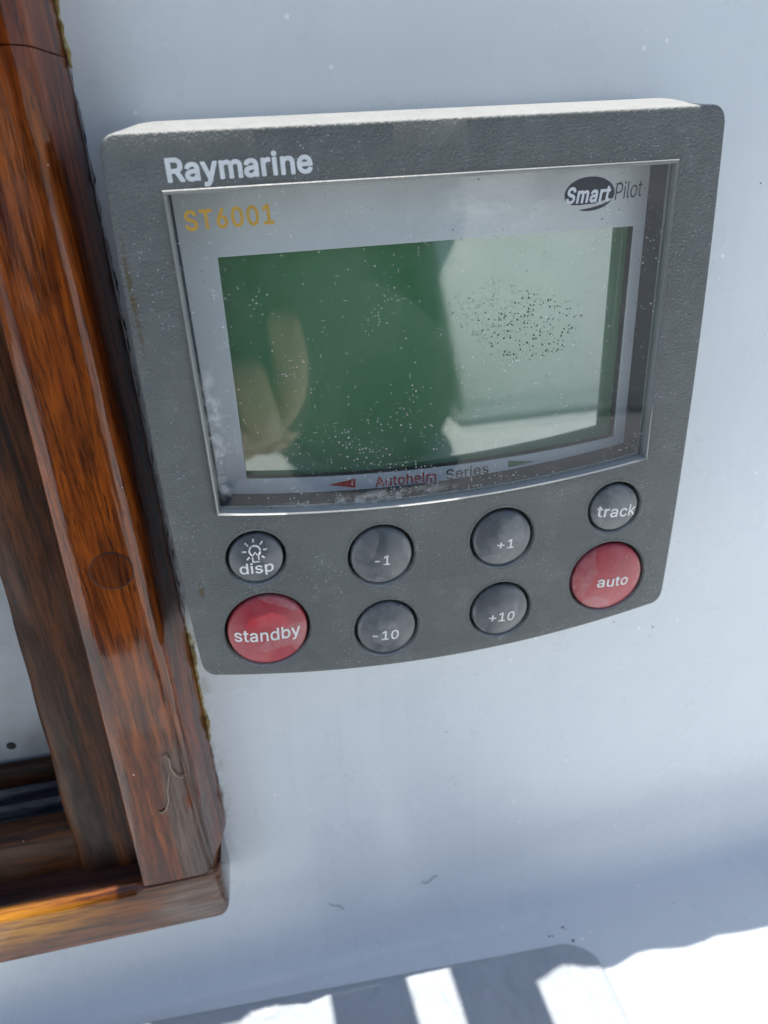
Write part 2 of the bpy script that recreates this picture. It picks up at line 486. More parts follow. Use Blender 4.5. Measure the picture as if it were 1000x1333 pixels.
def tube(pts, rad, seg=6, name='tube'):
    """tube along 3-D points; rad may be a list"""
    vs, fs = [], []
    n = len(pts)
    for i, p in enumerate(pts):
        a = Vector(pts[max(0, i - 1)])
        b = Vector(pts[min(n - 1, i + 1)])
        d = (b - a).normalized()
        s = d.cross(Vector((0.3, 0.2, 0.93))).normalized()
        t = d.cross(s)
        r = rad[i] if isinstance(rad, (list, tuple)) else rad
        for k in range(seg):
            th = 2 * math.pi * k / seg
            q = Vector(p) + s * (r * math.cos(th)) + t * (r * math.sin(th))
            vs.append(tuple(q))
    for i in range(n - 1):
        for k in range(seg):
            fs.append((i * seg + k, i * seg + (k + 1) % seg, (i + 1) * seg + (k + 1) % seg, (i + 1) * seg + k))
    fs.append(tuple(range(seg)))
    fs.append(tuple((n - 1) * seg + k for k in range(seg)))
    return mesh_from(vs, fs, name)

GLYPHS = {   # letter outlines by weight: advance, closed loops of x, y
 'light': {
  'P': [441,[[61,1,121,1,123,5,123,185,125,187,269,189,306,197,341,214,353,222,372,241,388,265,393,276,405,317,407,337,405,377,392,421,376,449,356,469,333,484,306,497,269,505,241,507,65,507,61,505],[125,240,123,245,123,449,125,453,261,453,281,447,297,441,309,433,328,413,335,401,345,369,345,325,339,305,332,289,313,264,289,250,257,242,233,240]]],
  'i': [163,[[54,1,110,1,112,5,112,373,110,377,54,377],[74,445,94,445,106,450,118,462,124,473,124,489,122,498,118,505,106,516,90,521,78,521,62,516,50,506,46,497,43,481,46,469,62,450]]],
  'l': [185,[[141,-1,150,-1,175,3,178,6,178,11,174,23,170,48,166,51,134,51,122,58,115,71,112,83,112,503,110,507,54,507,54,87,56,63,63,39,78,19,94,8,109,3]]],
  'o': [411,[[174,-3,199,-6,243,-3,272,5,303,21,334,49,343,61,352,77,358,85,370,117,378,153,379,201,375,237,363,277,342,317,315,346,299,358,268,373,239,381,179,381,171,380,167,378,146,373,111,354,76,321,59,293,44,253,39,225,36,177,39,149,44,121,56,89,72,61,103,29,119,17,143,5],[183,48,163,53,144,65,124,85,108,113,99,141,99,149,95,165,95,209,99,225,99,233,106,257,118,281,127,294,151,317,167,325,187,330,231,330,251,323,275,309,287,297,298,281,306,265,315,241,320,209,319,153,314,133,302,101,288,81,271,64,255,55,231,47,195,45]]],
  't': [223,[[138,1,159,-2,191,-2,204,1,211,5,208,17,202,49,199,52,191,50,171,48,155,49,139,56,128,69,123,101,123,325,127,329,200,329,202,333,202,373,199,377,127,377,123,381,123,469,67,469,67,381,63,377,7,377,7,329,63,329,67,325,67,85,69,65,79,41,95,21,114,9]]],
 },
 'medium': {
  '+': [469,[[190,26,197,23,253,23,261,25,265,30,266,158,269,161,389,161,397,163,402,170,402,226,398,234,393,237,267,238,266,362,264,370,257,375,197,375,188,370,186,362,185,237,61,237,53,233,50,226,50,170,57,162,185,160,186,34]]],
  '-': [469,[[107,180,114,177,338,177,343,180,347,188,347,244,342,253,334,255,114,255,106,251,103,244,103,188]]],
  '0': [469,[[196,-15,220,-18,236,-18,268,-14,296,-5,332,16,357,41,369,57,379,73,390,97,407,149,415,201,415,305,409,349,394,401,378,437,359,465,332,492,312,505,298,513,284,518,264,524,244,526,212,526,192,524,156,513,124,494,95,465,75,437,57,397,45,353,39,313,37,229,39,221,39,193,47,145,58,109,70,81,95,41,124,14,152,-3,188,-14],[204,64,188,70,180,76,157,97,133,149,125,181,125,197,121,221,121,289,125,313,125,325,135,365,145,389,159,413,169,425,188,439,208,446,236,448,260,441,279,429,297,409,311,385,320,357,329,317,331,277,333,269,331,209,327,177,314,133,303,109,285,85,268,72,244,62,208,62]]],
  '1': [469,[[69,-8,76,-11,388,-11,396,-9,400,-4,401,52,400,58,396,63,388,65,292,65,287,68,287,508,286,512,280,518,192,518,89,444,76,432,75,356,80,349,88,347,108,359,196,424,200,426,201,424,201,68,196,65,72,64,67,60,65,52,65,0]]],
  'A': [496,[[9,-8,16,-11,84,-11,93,-8,96,-4,105,20,142,128,144,130,148,131,336,130,378,12,384,-4,387,-8,396,-11,460,-11,468,-9,472,-4,473,8,335,384,289,508,280,518,200,519,196,518,190,512,12,24,5,0],[172,212,207,312,233,400,236,408,240,412,279,288,307,212,304,209,300,209,176,209]]],
  'S': [463,[[178,-17,206,-20,266,-18,302,-10,350,12,365,23,382,40,397,59,410,83,417,107,419,127,419,159,415,179,409,195,400,211,391,223,370,244,348,259,314,276,278,288,214,304,172,319,150,332,132,351,127,367,127,383,131,399,142,416,158,430,174,438,194,444,222,448,246,446,270,440,298,426,313,411,323,391,326,373,334,366,398,366,404,367,409,371,411,375,411,395,401,431,387,455,374,470,346,494,322,508,290,520,258,526,194,526,162,519,126,505,110,496,87,479,69,459,52,431,43,403,41,367,47,331,60,303,86,274,106,259,138,243,186,226,254,208,290,195,314,180,327,167,331,159,335,139,332,123,326,109,317,95,302,82,282,71,262,64,238,60,210,60,198,62,170,70,150,80,133,95,127,103,121,115,117,135,113,143,106,148,38,148,30,144,27,135,29,115,40,79,53,55,73,31,94,14,126,-3,154,-12]]],
  'a': [405,[[128,-17,150,-20,170,-20,202,-16,234,-3,249,7,262,20,265,15,266,-5,274,-12,338,-12,346,-5,347,275,343,299,330,329,314,352,302,363,286,374,262,385,222,394,166,394,122,384,94,371,77,359,49,331,39,315,32,299,32,287,40,279,90,264,102,264,111,271,121,287,133,299,142,305,158,313,174,318,186,320,206,320,226,315,238,310,246,304,257,291,263,275,265,263,264,255,261,247,256,243,234,238,166,230,122,222,98,215,72,203,58,194,38,174,26,153,19,119,19,95,21,79,27,59,38,39,47,27,70,5,94,-8,110,-14],[150,58,134,63,119,71,111,79,106,89,103,99,103,111,109,127,115,135,136,147,158,154,234,164,262,170,265,167,265,135,258,109,242,84,230,74,210,63,174,56]]],
  'b': [440,[[195,-16,209,-19,245,-19,265,-17,293,-8,321,7,341,23,366,52,381,80,394,120,400,148,400,224,392,264,383,292,377,304,356,336,329,363,317,372,285,387,265,393,241,395,209,395,197,393,165,383,145,369,125,350,123,512,117,518,113,519,53,519,45,515,42,508,42,0,45,-7,53,-11,113,-11,121,-4,122,24,125,29,141,11,157,-1,177,-11],[205,59,185,65,166,76,154,88,143,104,137,116,128,144,124,168,124,208,129,236,136,260,144,276,156,292,165,301,185,312,201,317,225,319,241,317,263,308,277,299,294,280,304,260,312,236,316,212,316,164,305,120,297,104,286,88,277,79,257,65,237,59]]],
  'c': [412,[[170,-16,198,-19,226,-19,246,-17,266,-12,298,2,318,16,341,36,360,64,373,96,373,104,371,108,362,114,314,127,302,127,293,120,283,96,265,76,250,67,234,61,206,57,190,59,170,65,151,76,138,89,127,104,121,116,112,148,107,180,111,224,117,248,128,272,139,288,151,300,162,307,182,315,202,319,214,319,238,314,252,308,266,299,282,280,293,256,302,251,310,251,366,266,372,272,372,284,358,316,342,339,326,355,308,368,278,383,262,389,234,395,190,395,162,391,138,384,114,372,94,357,65,328,50,304,33,264,25,224,23,176,25,168,25,148,31,120,42,88,62,52,86,25,110,7,142,-9]]],
  'd': [440,[[158,-16,182,-19,218,-19,238,-15,274,3,298,26,301,20,302,-4,310,-11,374,-11,382,-4,383,508,379,516,374,519,310,519,306,518,300,512,298,351,281,368,270,376,250,387,238,391,218,395,182,395,162,393,138,387,110,373,86,355,61,328,42,292,29,252,25,232,25,216,23,208,23,172,25,164,25,144,31,116,39,92,59,52,86,21,108,4,134,-9],[190,59,166,66,158,71,139,88,130,100,120,120,112,148,107,184,107,196,117,252,130,278,138,289,146,297,166,311,186,317,210,319,226,316,246,309,266,295,275,284,290,256,299,216,301,184,295,140,289,120,278,98,270,87,258,75,234,63,218,59]]],
  'e': [420,[[172,-16,202,-19,238,-19,262,-15,286,-7,314,8,345,32,366,62,375,84,374,96,366,103,314,115,306,115,302,114,295,108,282,85,262,70,238,60,222,57,206,57,174,63,154,73,133,92,120,112,112,136,109,152,110,157,370,157,374,158,380,164,381,232,377,256,369,284,356,312,342,333,310,364,278,382,242,393,226,395,190,395,166,393,138,384,114,372,98,361,86,351,65,328,46,298,31,256,25,228,23,176,25,168,25,148,31,120,42,88,62,52,86,25,110,7,142,-9],[110,231,113,248,121,268,142,295,170,313,202,319,222,317,242,312,258,303,270,291,283,272,289,260,295,236,294,231]]],
  'h': [426,[[46,-8,53,-11,113,-11,117,-10,123,-4,124,220,128,256,138,280,156,300,177,312,197,317,221,317,245,310,257,303,268,292,276,280,282,260,284,248,285,-4,293,-11,357,-11,365,-7,368,0,368,256,362,300,354,320,340,344,313,371,299,380,289,384,253,395,213,395,189,391,169,384,149,374,125,354,124,508,121,515,113,519,53,519,45,515,42,508,42,0]]],
  'i': [183,[[46,-8,53,-11,113,-11,121,-7,124,0,124,376,122,384,113,389,53,389,45,385,42,380,42,0],[79,432,85,431,97,433,113,439,124,448,130,456,136,472,136,496,130,512,111,528,89,535,69,533,49,523,37,510,30,488,32,468,45,447,61,436]]],
  'k': [397,[[46,-8,53,-11,113,-11,117,-10,123,-4,124,132,126,136,153,161,266,16,289,-10,373,-11,378,-8,382,0,378,12,216,216,366,368,370,376,369,382,365,387,357,389,285,389,277,387,125,234,124,508,121,515,113,519,53,519,45,515,42,508,42,0]]],
  'l': [205,[[105,-10,125,-13,161,-13,181,-9,185,-8,191,-2,192,10,182,54,178,62,169,65,141,63,133,67,128,74,124,90,124,510,121,515,113,519,53,519,44,514,42,506,42,70,44,54,50,34,61,18,69,9,85,-2]]],
  'm': [626,[[46,-8,53,-11,113,-11,117,-10,123,-4,124,232,126,240,126,256,131,272,137,284,142,292,153,303,173,314,193,319,217,317,237,309,245,303,254,292,261,276,263,-4,269,-10,273,-11,333,-11,342,-8,346,0,346,252,348,264,355,284,360,292,377,308,389,314,409,319,429,319,451,312,465,304,475,292,482,276,484,264,485,-4,489,-9,497,-11,561,-10,567,-4,568,0,568,268,562,308,552,332,542,348,518,372,505,381,485,390,457,397,417,397,377,386,361,378,345,367,321,341,317,340,313,348,292,372,269,387,245,395,205,397,177,391,149,376,125,355,122,360,122,380,117,387,113,389,49,388,44,384,42,376,42,0]]],
  'n': [426,[[46,-8,53,-11,113,-11,117,-10,123,-4,124,220,128,256,138,280,156,300,177,312,197,317,221,317,245,310,257,303,268,292,276,280,282,260,284,248,285,-4,289,-9,297,-11,357,-11,361,-10,367,-4,368,256,366,276,362,300,349,330,340,344,313,371,299,380,289,384,253,395,213,395,197,393,169,384,149,374,125,353,122,356,122,380,117,387,113,389,53,389,44,384,42,376,42,0]]],
  'o': [431,[[170,-16,198,-19,242,-17,274,-9,313,12,330,25,343,40,353,52,370,80,382,112,391,148,391,224,381,268,373,288,358,316,343,336,323,356,310,366,270,387,246,393,222,395,190,395,170,393,138,384,114,372,103,364,65,328,50,304,33,264,25,224,23,176,25,168,25,148,31,120,42,88,62,52,86,25,110,7,142,-9],[190,59,166,67,151,76,139,88,127,104,119,120,112,148,107,180,107,192,111,224,117,248,128,272,138,287,151,300,166,309,186,316,210,319,230,316,250,309,269,296,288,272,297,252,305,224,307,212,307,164,296,120,283,96,266,77,246,65,226,59,210,57]]],
  'p': [440,[[46,-151,53,-154,113,-154,117,-153,123,-147,125,27,149,5,161,-3,185,-14,205,-18,261,-18,289,-9,317,5,344,25,364,49,382,81,392,113,400,153,400,225,393,261,381,297,362,329,348,345,321,370,291,385,257,394,205,394,193,392,165,383,137,362,125,349,122,353,122,381,117,388,113,390,53,390,45,386,42,381,42,-143],[201,60,181,67,169,74,157,84,145,101,137,117,128,145,124,169,124,209,129,237,137,261,148,281,165,300,181,310,205,318,237,318,257,311,273,302,285,292,297,275,312,237,316,213,316,165,312,141,305,121,292,97,274,77,257,66,241,61,225,58]]],
  'r': [275,[[46,-8,53,-11,113,-11,117,-10,123,-4,124,228,128,260,141,285,152,296,165,305,181,311,205,315,241,311,247,312,252,316,254,324,254,384,250,392,245,395,193,395,169,389,145,376,125,357,122,360,122,380,117,387,113,389,53,389,45,385,42,380,42,0]]],
  's': [381,[[140,-16,156,-19,212,-19,244,-12,268,-3,287,8,303,20,315,32,334,60,341,84,341,120,339,136,329,160,308,185,294,196,260,213,164,237,140,246,127,256,121,268,122,288,128,297,144,311,156,317,172,321,204,321,224,314,236,307,243,300,256,276,264,268,268,267,276,267,320,277,332,283,335,292,329,312,309,344,288,365,272,376,256,384,236,391,212,395,164,395,132,389,112,381,81,364,56,339,43,316,37,296,37,260,39,244,51,216,73,192,88,181,120,167,144,159,228,138,244,129,252,120,255,112,256,104,254,92,248,81,243,76,224,65,200,57,168,57,144,63,128,71,119,80,111,92,106,108,96,117,84,117,40,107,28,101,25,92,30,68,40,48,55,28,68,15,84,4,108,-8]]],
  't': [243,[[134,-12,158,-15,194,-15,214,-10,223,0,223,12,215,52,210,61,202,65,178,61,166,61,150,65,143,72,137,88,137,312,142,315,202,315,210,317,214,322,215,328,215,380,210,387,206,389,138,390,137,468,135,476,130,480,62,481,58,479,53,472,53,392,50,389,6,389,-3,384,-5,376,-5,324,-2,319,6,315,50,315,53,312,53,92,57,60,66,36,86,11,108,-4]]],
  'u': [426,[[149,-13,169,-16,193,-16,217,-13,233,-8,265,8,285,28,286,-1,287,-5,293,-11,357,-12,361,-11,367,-5,368,379,367,383,361,389,297,390,289,388,285,383,284,135,275,107,262,87,245,73,233,67,217,62,189,62,165,69,153,76,145,84,134,99,126,123,126,143,124,151,123,383,117,389,113,390,53,390,49,389,43,383,42,111,48,79,58,55,71,35,94,11,117,-3,133,-10]]],
  'y': [405,[[53,-153,73,-156,109,-156,141,-148,153,-142,176,-125,185,-116,203,-89,216,-61,378,363,382,379,377,388,369,390,305,390,301,389,294,383,217,171,197,111,193,107,178,155,95,383,89,389,85,390,17,390,13,389,7,383,6,375,10,363,150,-1,135,-45,126,-61,117,-70,101,-78,61,-76,57,-77,49,-85,36,-137,37,-143,41,-148]]],
 },
 'heavy': {
  '0': [480,[[191,-22,209,-24,245,-24,265,-22,301,-11,337,11,365,40,386,70,402,106,414,150,421,194,421,218,423,230,423,278,421,290,421,314,417,342,413,362,400,406,383,442,364,470,337,497,321,508,305,518,285,525,269,530,237,534,217,534,185,530,149,518,121,500,89,469,70,442,52,402,39,358,31,306,31,202,41,142,52,106,60,86,73,62,87,42,121,8,150,-10],[217,70,209,70,197,74,178,86,165,99,152,122,141,150,134,178,129,214,127,266,134,330,142,362,157,396,173,418,189,431,209,439,229,441,253,436,265,430,276,422,290,406,304,382,312,358,321,322,325,286,325,222,320,182,312,150,302,122,290,102,280,90,261,76,245,70,229,68]]],
  '1': [480,[[75,-19,389,-19,401,-15,408,-7,409,1,409,57,405,65,401,69,389,73,297,73,293,77,293,509,289,520,281,526,273,527,197,527,189,525,77,443,68,433,67,425,67,357,72,345,81,340,89,339,97,343,189,410,192,409,193,405,193,77,189,73,77,73,65,69,61,65,57,57,57,-3,61,-11,64,-15]]],
  '6': [480,[[224,-26,262,-22,289,-15,321,-1,341,13,369,41,385,65,396,90,405,122,407,142,407,170,404,194,398,218,388,246,373,269,344,298,317,315,297,323,273,330,249,332,229,332,224,334,337,498,339,506,338,514,333,521,325,526,249,526,241,522,233,515,97,314,79,282,64,250,47,194,48,126,56,94,65,70,85,40,111,14,133,-2,165,-16,189,-22],[205,70,185,78,174,86,165,95,155,110,143,146,143,170,153,202,164,218,177,231,193,240,209,245,241,246,257,241,281,227,296,206,304,190,309,170,308,142,305,126,298,110,290,98,279,86,257,73,241,68,225,66]]],
  'S': [474,[[222,-28,235,-26,263,-26,299,-18,331,-6,359,10,383,29,403,56,418,84,425,112,425,164,418,192,411,208,399,224,372,252,355,263,315,283,283,293,203,315,179,324,152,340,138,356,133,376,138,396,148,412,163,425,171,429,199,438,215,440,235,440,267,433,295,419,306,408,314,396,318,376,323,367,331,361,339,360,403,360,411,364,415,368,419,376,419,388,417,404,408,432,395,456,370,484,347,502,319,517,287,528,243,534,211,534,191,532,159,525,135,517,115,507,83,485,61,460,53,448,44,428,36,404,35,356,38,336,51,304,71,278,103,252,139,235,179,221,255,200,283,190,311,173,323,160,327,144,326,128,320,112,307,95,291,84,275,76,243,68,207,68,171,77,157,84,146,92,132,108,127,120,121,144,111,153,103,154,35,153,26,148,21,136,24,104,32,80,40,64,56,40,91,8,120,-8,151,-19,187,-26,215,-26]]],
  'T': [476,[[192,-19,261,-18,271,-11,275,-3,275,429,277,433,417,433,425,435,431,441,435,449,435,509,433,517,425,525,417,527,33,527,23,525,15,517,13,509,13,449,17,441,25,434,33,433,173,433,175,429,175,1,179,-11,185,-17]]],
 },
 'black': {
  'R': [489,[[58,-27,129,-27,141,-21,149,-11,151,1,151,169,153,171,229,171,232,169,328,-11,341,-24,353,-27,429,-27,441,-22,451,-11,453,1,451,13,351,197,373,211,397,233,413,257,426,285,433,317,435,337,435,369,433,389,425,421,412,449,398,469,369,496,345,513,309,527,277,533,249,535,57,535,45,530,36,521,33,509,33,1,35,-11,41,-19,49,-25],[153,281,151,285,151,421,153,425,253,425,285,416,305,401,314,381,319,361,319,345,315,325,310,313,297,298,273,286,249,281]]],
  'S': [487,[[222,-36,235,-34,263,-34,303,-25,331,-15,363,3,389,24,410,52,425,80,433,112,433,164,425,196,418,212,403,232,379,256,362,268,319,290,287,301,207,322,179,333,159,345,145,360,142,376,143,384,147,396,155,408,175,422,199,429,215,432,235,432,263,426,291,412,299,404,307,392,310,376,316,364,323,357,331,353,403,352,415,357,425,368,427,380,425,404,415,436,399,464,375,490,351,509,311,529,267,540,243,542,211,542,191,540,155,533,131,524,111,514,79,492,55,466,46,452,36,432,28,408,27,400,27,356,29,336,39,311,50,292,67,270,99,245,135,228,175,213,265,188,291,177,305,168,315,157,319,144,319,132,313,116,301,100,273,84,243,77,207,76,175,84,159,92,151,98,139,112,128,148,121,156,111,161,35,162,27,159,19,152,14,144,13,136,15,104,25,76,33,60,49,36,87,1,118,-16,151,-28,183,-34,211,-34]]],
  'a': [429,[[158,-36,183,-34,211,-29,224,-24,251,-10,263,-21,275,-26,339,-26,347,-24,355,-18,360,-12,363,-4,363,264,361,284,356,308,344,336,333,352,315,372,298,384,279,395,259,402,231,408,215,410,175,410,155,408,119,399,83,382,69,372,39,342,29,328,15,296,17,280,28,268,39,263,95,248,107,249,115,253,122,260,132,276,143,288,159,297,171,301,183,304,207,304,219,301,237,292,245,280,249,264,247,256,119,237,87,227,59,213,47,204,27,184,10,152,5,128,5,80,13,52,24,32,39,12,62,-8,83,-20,111,-30],[143,76,127,84,121,92,119,100,120,112,122,120,126,124,143,133,155,137,247,152,249,148,249,132,246,120,238,104,227,90,203,77,183,72,159,72]]],
  'e': [444,[[210,-35,243,-33,271,-28,299,-18,315,-10,335,4,363,31,383,61,391,85,391,93,389,101,379,112,367,118,315,131,303,131,295,129,287,123,272,97,251,81,227,74,199,73,167,83,155,91,143,103,135,117,128,133,127,141,131,143,371,143,379,144,391,153,397,165,397,229,392,257,386,281,371,317,351,345,319,376,291,393,251,406,231,409,171,409,135,399,100,381,75,361,50,333,29,297,18,265,11,237,9,221,9,161,18,109,31,76,51,41,77,13,104,-7,135,-22,171,-31],[131,248,130,249,135,261,153,285,175,298,195,303,219,302,235,298,247,292,259,281,267,269,276,249,271,247]]],
  'i': [207,[[51,-27,118,-27,126,-24,132,-19,138,-11,140,-3,140,381,138,389,132,397,126,402,118,405,46,404,34,397,28,389,26,381,26,-3,28,-11,34,-19,42,-25],[71,417,98,417,118,424,142,447,151,465,152,497,142,520,130,533,122,538,98,549,70,549,46,538,38,533,27,521,16,497,16,469,25,449,49,425]]],
  'm': [650,[[51,-27,118,-27,130,-21,138,-11,140,1,141,249,146,269,156,285,170,296,190,303,210,303,226,298,240,285,246,273,248,257,248,-3,250,-11,258,-21,266,-26,274,-27,334,-27,347,-23,358,-11,360,1,360,237,362,257,369,277,382,293,390,298,398,301,410,303,430,303,446,298,454,293,461,285,468,269,470,253,470,1,472,-11,482,-22,494,-27,558,-27,570,-22,580,-11,582,1,582,285,575,317,564,341,553,357,526,385,518,390,486,406,462,411,410,411,394,408,374,401,351,389,338,380,322,365,318,365,302,383,282,398,254,408,238,411,198,411,182,408,162,401,138,386,126,400,114,405,50,405,38,400,28,389,26,377,26,1,28,-11,34,-19,42,-25]]],
  'n': [450,[[51,-27,118,-27,130,-21,138,-11,140,1,140,237,143,249,149,269,162,285,182,297,202,303,226,300,242,294,250,289,262,274,268,253,270,233,270,1,272,-11,282,-22,294,-27,358,-27,369,-23,377,-15,381,-7,382,1,382,273,375,309,365,333,348,357,326,379,313,389,286,402,254,409,194,408,166,399,138,384,133,393,126,400,114,405,50,405,38,400,30,392,27,385,26,377,26,-3,28,-11,34,-19,42,-25]]],
  'r': [299,[[51,-27,118,-27,130,-21,138,-11,140,1,140,241,143,253,145,261,154,277,162,285,174,292,202,299,246,297,255,301,263,309,268,321,268,385,262,399,250,408,226,411,202,411,186,409,166,404,138,390,126,400,114,405,50,405,38,400,28,389,26,377,26,-3,28,-11,34,-19,42,-25]]],
  't': [267,[[166,-31,203,-29,222,-23,233,-15,239,-3,239,9,231,49,228,61,223,69,215,76,207,79,191,79,179,77,159,78,155,81,151,109,151,297,155,301,207,301,215,304,223,311,229,325,228,385,221,397,211,404,203,405,155,405,151,409,151,473,147,484,139,492,127,497,59,496,47,489,40,477,39,409,35,405,-1,404,-13,397,-19,389,-21,377,-20,321,-16,313,-5,303,3,301,35,301,39,297,39,81,42,57,53,29,75,1,99,-16,131,-27]]],
  'y': [429,[[81,-172,130,-168,162,-154,186,-136,198,-124,212,-104,231,-64,393,360,396,372,395,384,390,394,382,401,370,404,302,404,291,400,283,392,278,383,194,154,114,375,106,392,97,400,86,404,18,404,5,400,-6,388,-8,372,-5,360,134,0,121,-40,114,-52,106,-59,94,-64,70,-60,54,-61,42,-68,35,-80,22,-128,22,-144,25,-152,32,-160,42,-165,62,-170]]],
 },
}

def text_mesh(body, p0, p1, top, wfun, weight='medium', shear=0.0, space=1.0):
    """lettering: baseline from p0 to p1 (u, v), tallest glyph 'top' units high, laid on the surface w = wfun(u, v)"""
    cu = bpy.data.curves.new('lettering', 'CURVE')
    cu.dimensions = '2D'
    cu.fill_mode = 'BOTH'
    x = 0.0
    for ch in body:
        adv, loops = GLYPHS[weight][ch]
        for lp in loops:
            sp = cu.splines.new('POLY')
            sp.points.add(len(lp) // 2 - 1)
            for k, q in enumerate(sp.points):
                gx, gy = lp[2 * k] / 1000, lp[2 * k + 1] / 1000
                q.co = (x + gx + shear * gy, gy, 0, 1)
            sp.use_cyclic_u = True
        x += adv / 1000 * space
    o = bpy.data.objects.new('lettering', cu)
    col.objects.link(o)
    dg = bpy.context.evaluated_depsgraph_get()
    me = bpy.data.meshes.new_from_object(o.evaluated_get(dg))
    bpy.data.objects.remove(o)
    bpy.data.curves.remove(cu)
    x0 = min(v.co.x for v in me.vertices)
    x1 = max(v.co.x for v in me.vertices)
    y1 = max(v.co.y for v in me.vertices)
    du, dv = p1[0] - p0[0], p1[1] - p0[1]
    L = math.hypot(du, dv)
    for v in me.vertices:
        a = (v.co.x - x0) / (x1 - x0) * L
        b = v.co.y / y1 * top
        u = p0[0] + du / L * a + dv / L * b
        vv = p0[1] + dv / L * a - du / L * b
        v.co = P(u, vv, wfun(u, vv))
    me.materials.clear()
    bm = bmesh.new()
    bm.from_mesh(me)
    for f in bm.faces:
        f.normal_update()
        if f.normal.y > 0:
            f.normal_flip()
    bm.to_mesh(me)
    bm.free()
    return me

def poly_mesh(poly, wfun):
    me = mesh_from([(u, v, wfun(u, v)) for u, v in poly], [tuple(range(len(poly)))], fix=False)
    bm = bmesh.new()
    bm.from_mesh(me)
    bmesh.ops.triangulate(bm, faces=bm.faces)
    for f in bm.faces:
        f.normal_update()
        if f.normal.y > 0:
            f.normal_flip()
    bm.to_mesh(me)
    bm.free()
    return me

# ------------------------------------------------------------------ cabin side: wall, cove and seat in one moulding
WALL = 18.0
SEAT = 155.0
def cove_w(v):                                    # face of wall at height v
    if v < 131: return WALL
    t = min(1.0, (v - 131) / (SEAT - 131))
    return 3.0 + 15.0 * math.sqrt(max(0.0, 1 - t * t))
prof = [(v, WALL) for v in (-420, -330, -240, -160, -130, -100, -60, -20, 20, 60, 100, 112)]
prof += [(131 + 24 * math.sin(a), 3 + 15 * math.cos(a)) for a in [math.pi / 2 * i / 18 for i in range(19)]]
prof += [(SEAT, w) for w in (-6, -20, -60, -150, -300, -500, -760)]
prof += [(SEAT - 20 * (1 - math.cos(a)) - 0, -760 - 22 * math.sin(a)) for a in [math.pi / 2 * i / 6 for i in range(1, 7)]]
prof += [(40, -800), (-60, -815), (-64, -850), (-64, -1000)]
us = [-900, -600, -300, -200, -140, -77.5, -57, -30, 0, 40, 80, 140, 220, 400, 700, 1100]
vs = [(u, v, w) for (v, w) in prof for u in us]
fs = []
nu = len(us)
for i in range(len(prof) - 1):
    for j in range(nu - 1):
        if -301 < us[j] and us[j + 1] < -77 and prof[i][0] > -131 and prof[i + 1][0] < 113 and prof[i][1] == WALL:
            continue
        fs.append((i * nu + j, i * nu + j + 1, (i + 1) * nu + j + 1, (i + 1) * nu + j))
me = mesh_from(vs, fs)
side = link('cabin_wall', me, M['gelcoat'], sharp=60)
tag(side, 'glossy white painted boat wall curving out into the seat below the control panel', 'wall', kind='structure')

# nonslip panel on the seat
def smoothstep(a, b, x):
    t = max(0, min(1, (x - a) / (b - a)))
    return t * t * (3 - 2 * t)
vs, fs = [], []
NU, NW = 170, 110
for j in range(NW + 1):
    for i in range(NU + 1):
        u = -130 + (172) * i / NU
        edge = 3.3 - (u + 86) / 107 * 5.0
        rr = 10.0
        if u > 42 - rr:
            edge -= rr - math.sqrt(max(0, rr * rr - (u - (42 - rr)) ** 2))
        t = (j / NW) ** 1.6
        w = edge - t * 120
        d = min(edge - w, (42 - u) * 1.0) if u > 20 else edge - w
        rise = 1.5 * math.sqrt(max(0.0, 1 - (1 - min(1.0, max(0.0, d) / 2.2)) ** 2))
        p = Vector((u * 0.14, w * 0.10, 0.3))
        k = noise.noise(p + Vector((noise.noise(p * 1.7), noise.noise(p * 1.7 + Vector((9, 3, 1))), 0)) * 0.9)
        k2 = noise.noise(Vector((u * 0.45, w * 0.4, 4.0)))
        rise += smoothstep(0, 2.5, d) * (0.5 * (1 - abs(k) * 2.2) + 0.15 * k2)
        vs.append((u, SEAT + 0.05 - max(0.0, rise), w))
for j in range(NW):
    for i in range(NU):
        a = j * (NU + 1) + i
        fs.append((a, a + 1, a + NU + 2, a + NU + 1))
me = mesh_from(vs, fs)
pad = link('nonslip_panel', me, M['nonslip'], side, sharp=80)

# dirt on the wall and seat (countless), lint fibres
vs, fs = [], []
def chip_at(u, v, w, r, tilt=0.5):
    b = len(vs)
    n = 6
    a0 = random.random() * 6
    el = 0.5 + random.random() * 0.5
    nrm = 1 if v < 131 else 0
    for k in range(n):
        a = a0 + k * 2 * math.pi / n
        rr = r * (0.7 + 0.5 * random.random())
        x, y = rr * math.cos(a), rr * math.sin(a) * el
        if nrm: vs.append((u + x, v + y, w - 0.03))
        else: vs.append((u + x, v - 0.05, w + y))
    if nrm: vs.append((u, v, w - 0.03 - r * 0.5))
    else: vs.append((u, v - 0.05 - r * 0.5, w))
    for k in range(n):
        fs.append((b + k, b + (k + 1) % n, b + n))
for _ in range(46):
    v = random.uniform(-75, 128)
    u = random.uniform(-50, 115)
    if -55 < u < 55 and -64 < v < 49: continue
    chip_at(u, v, WALL, random.choice((0.12, 0.15, 0.2, 0.25)))
for _ in range(26):
    chip_at(random.uniform(46, 110), SEAT, random.uniform(-40, 2), random.choice((0.12, 0.16, 0.22)))
for du, dw, r in ((35.5, 2.6, 0.55), (36.1, 1.7, 0.3), (36.8, -1.9, 0.5), (30.5, 0.9, 0.4), (31.6, 0.7, 0.35)):
    chip_at(du, SEAT, dw, r)
chip_at(62.5, 62, WALL, 0.3); chip_at(62.0, 65, WALL, 0.2)
o = link('dirt_specks', mesh_from(vs, fs), M['speck'], side, sharp=0)
o['kind'] = 'stuff'
def fibre(name, pts, label):
    me = tube(pts, 0.075, 5)
    return tag(link(name, me, M['fibre'], sharp=80), label, 'lint', 'lint fibres on the paint')
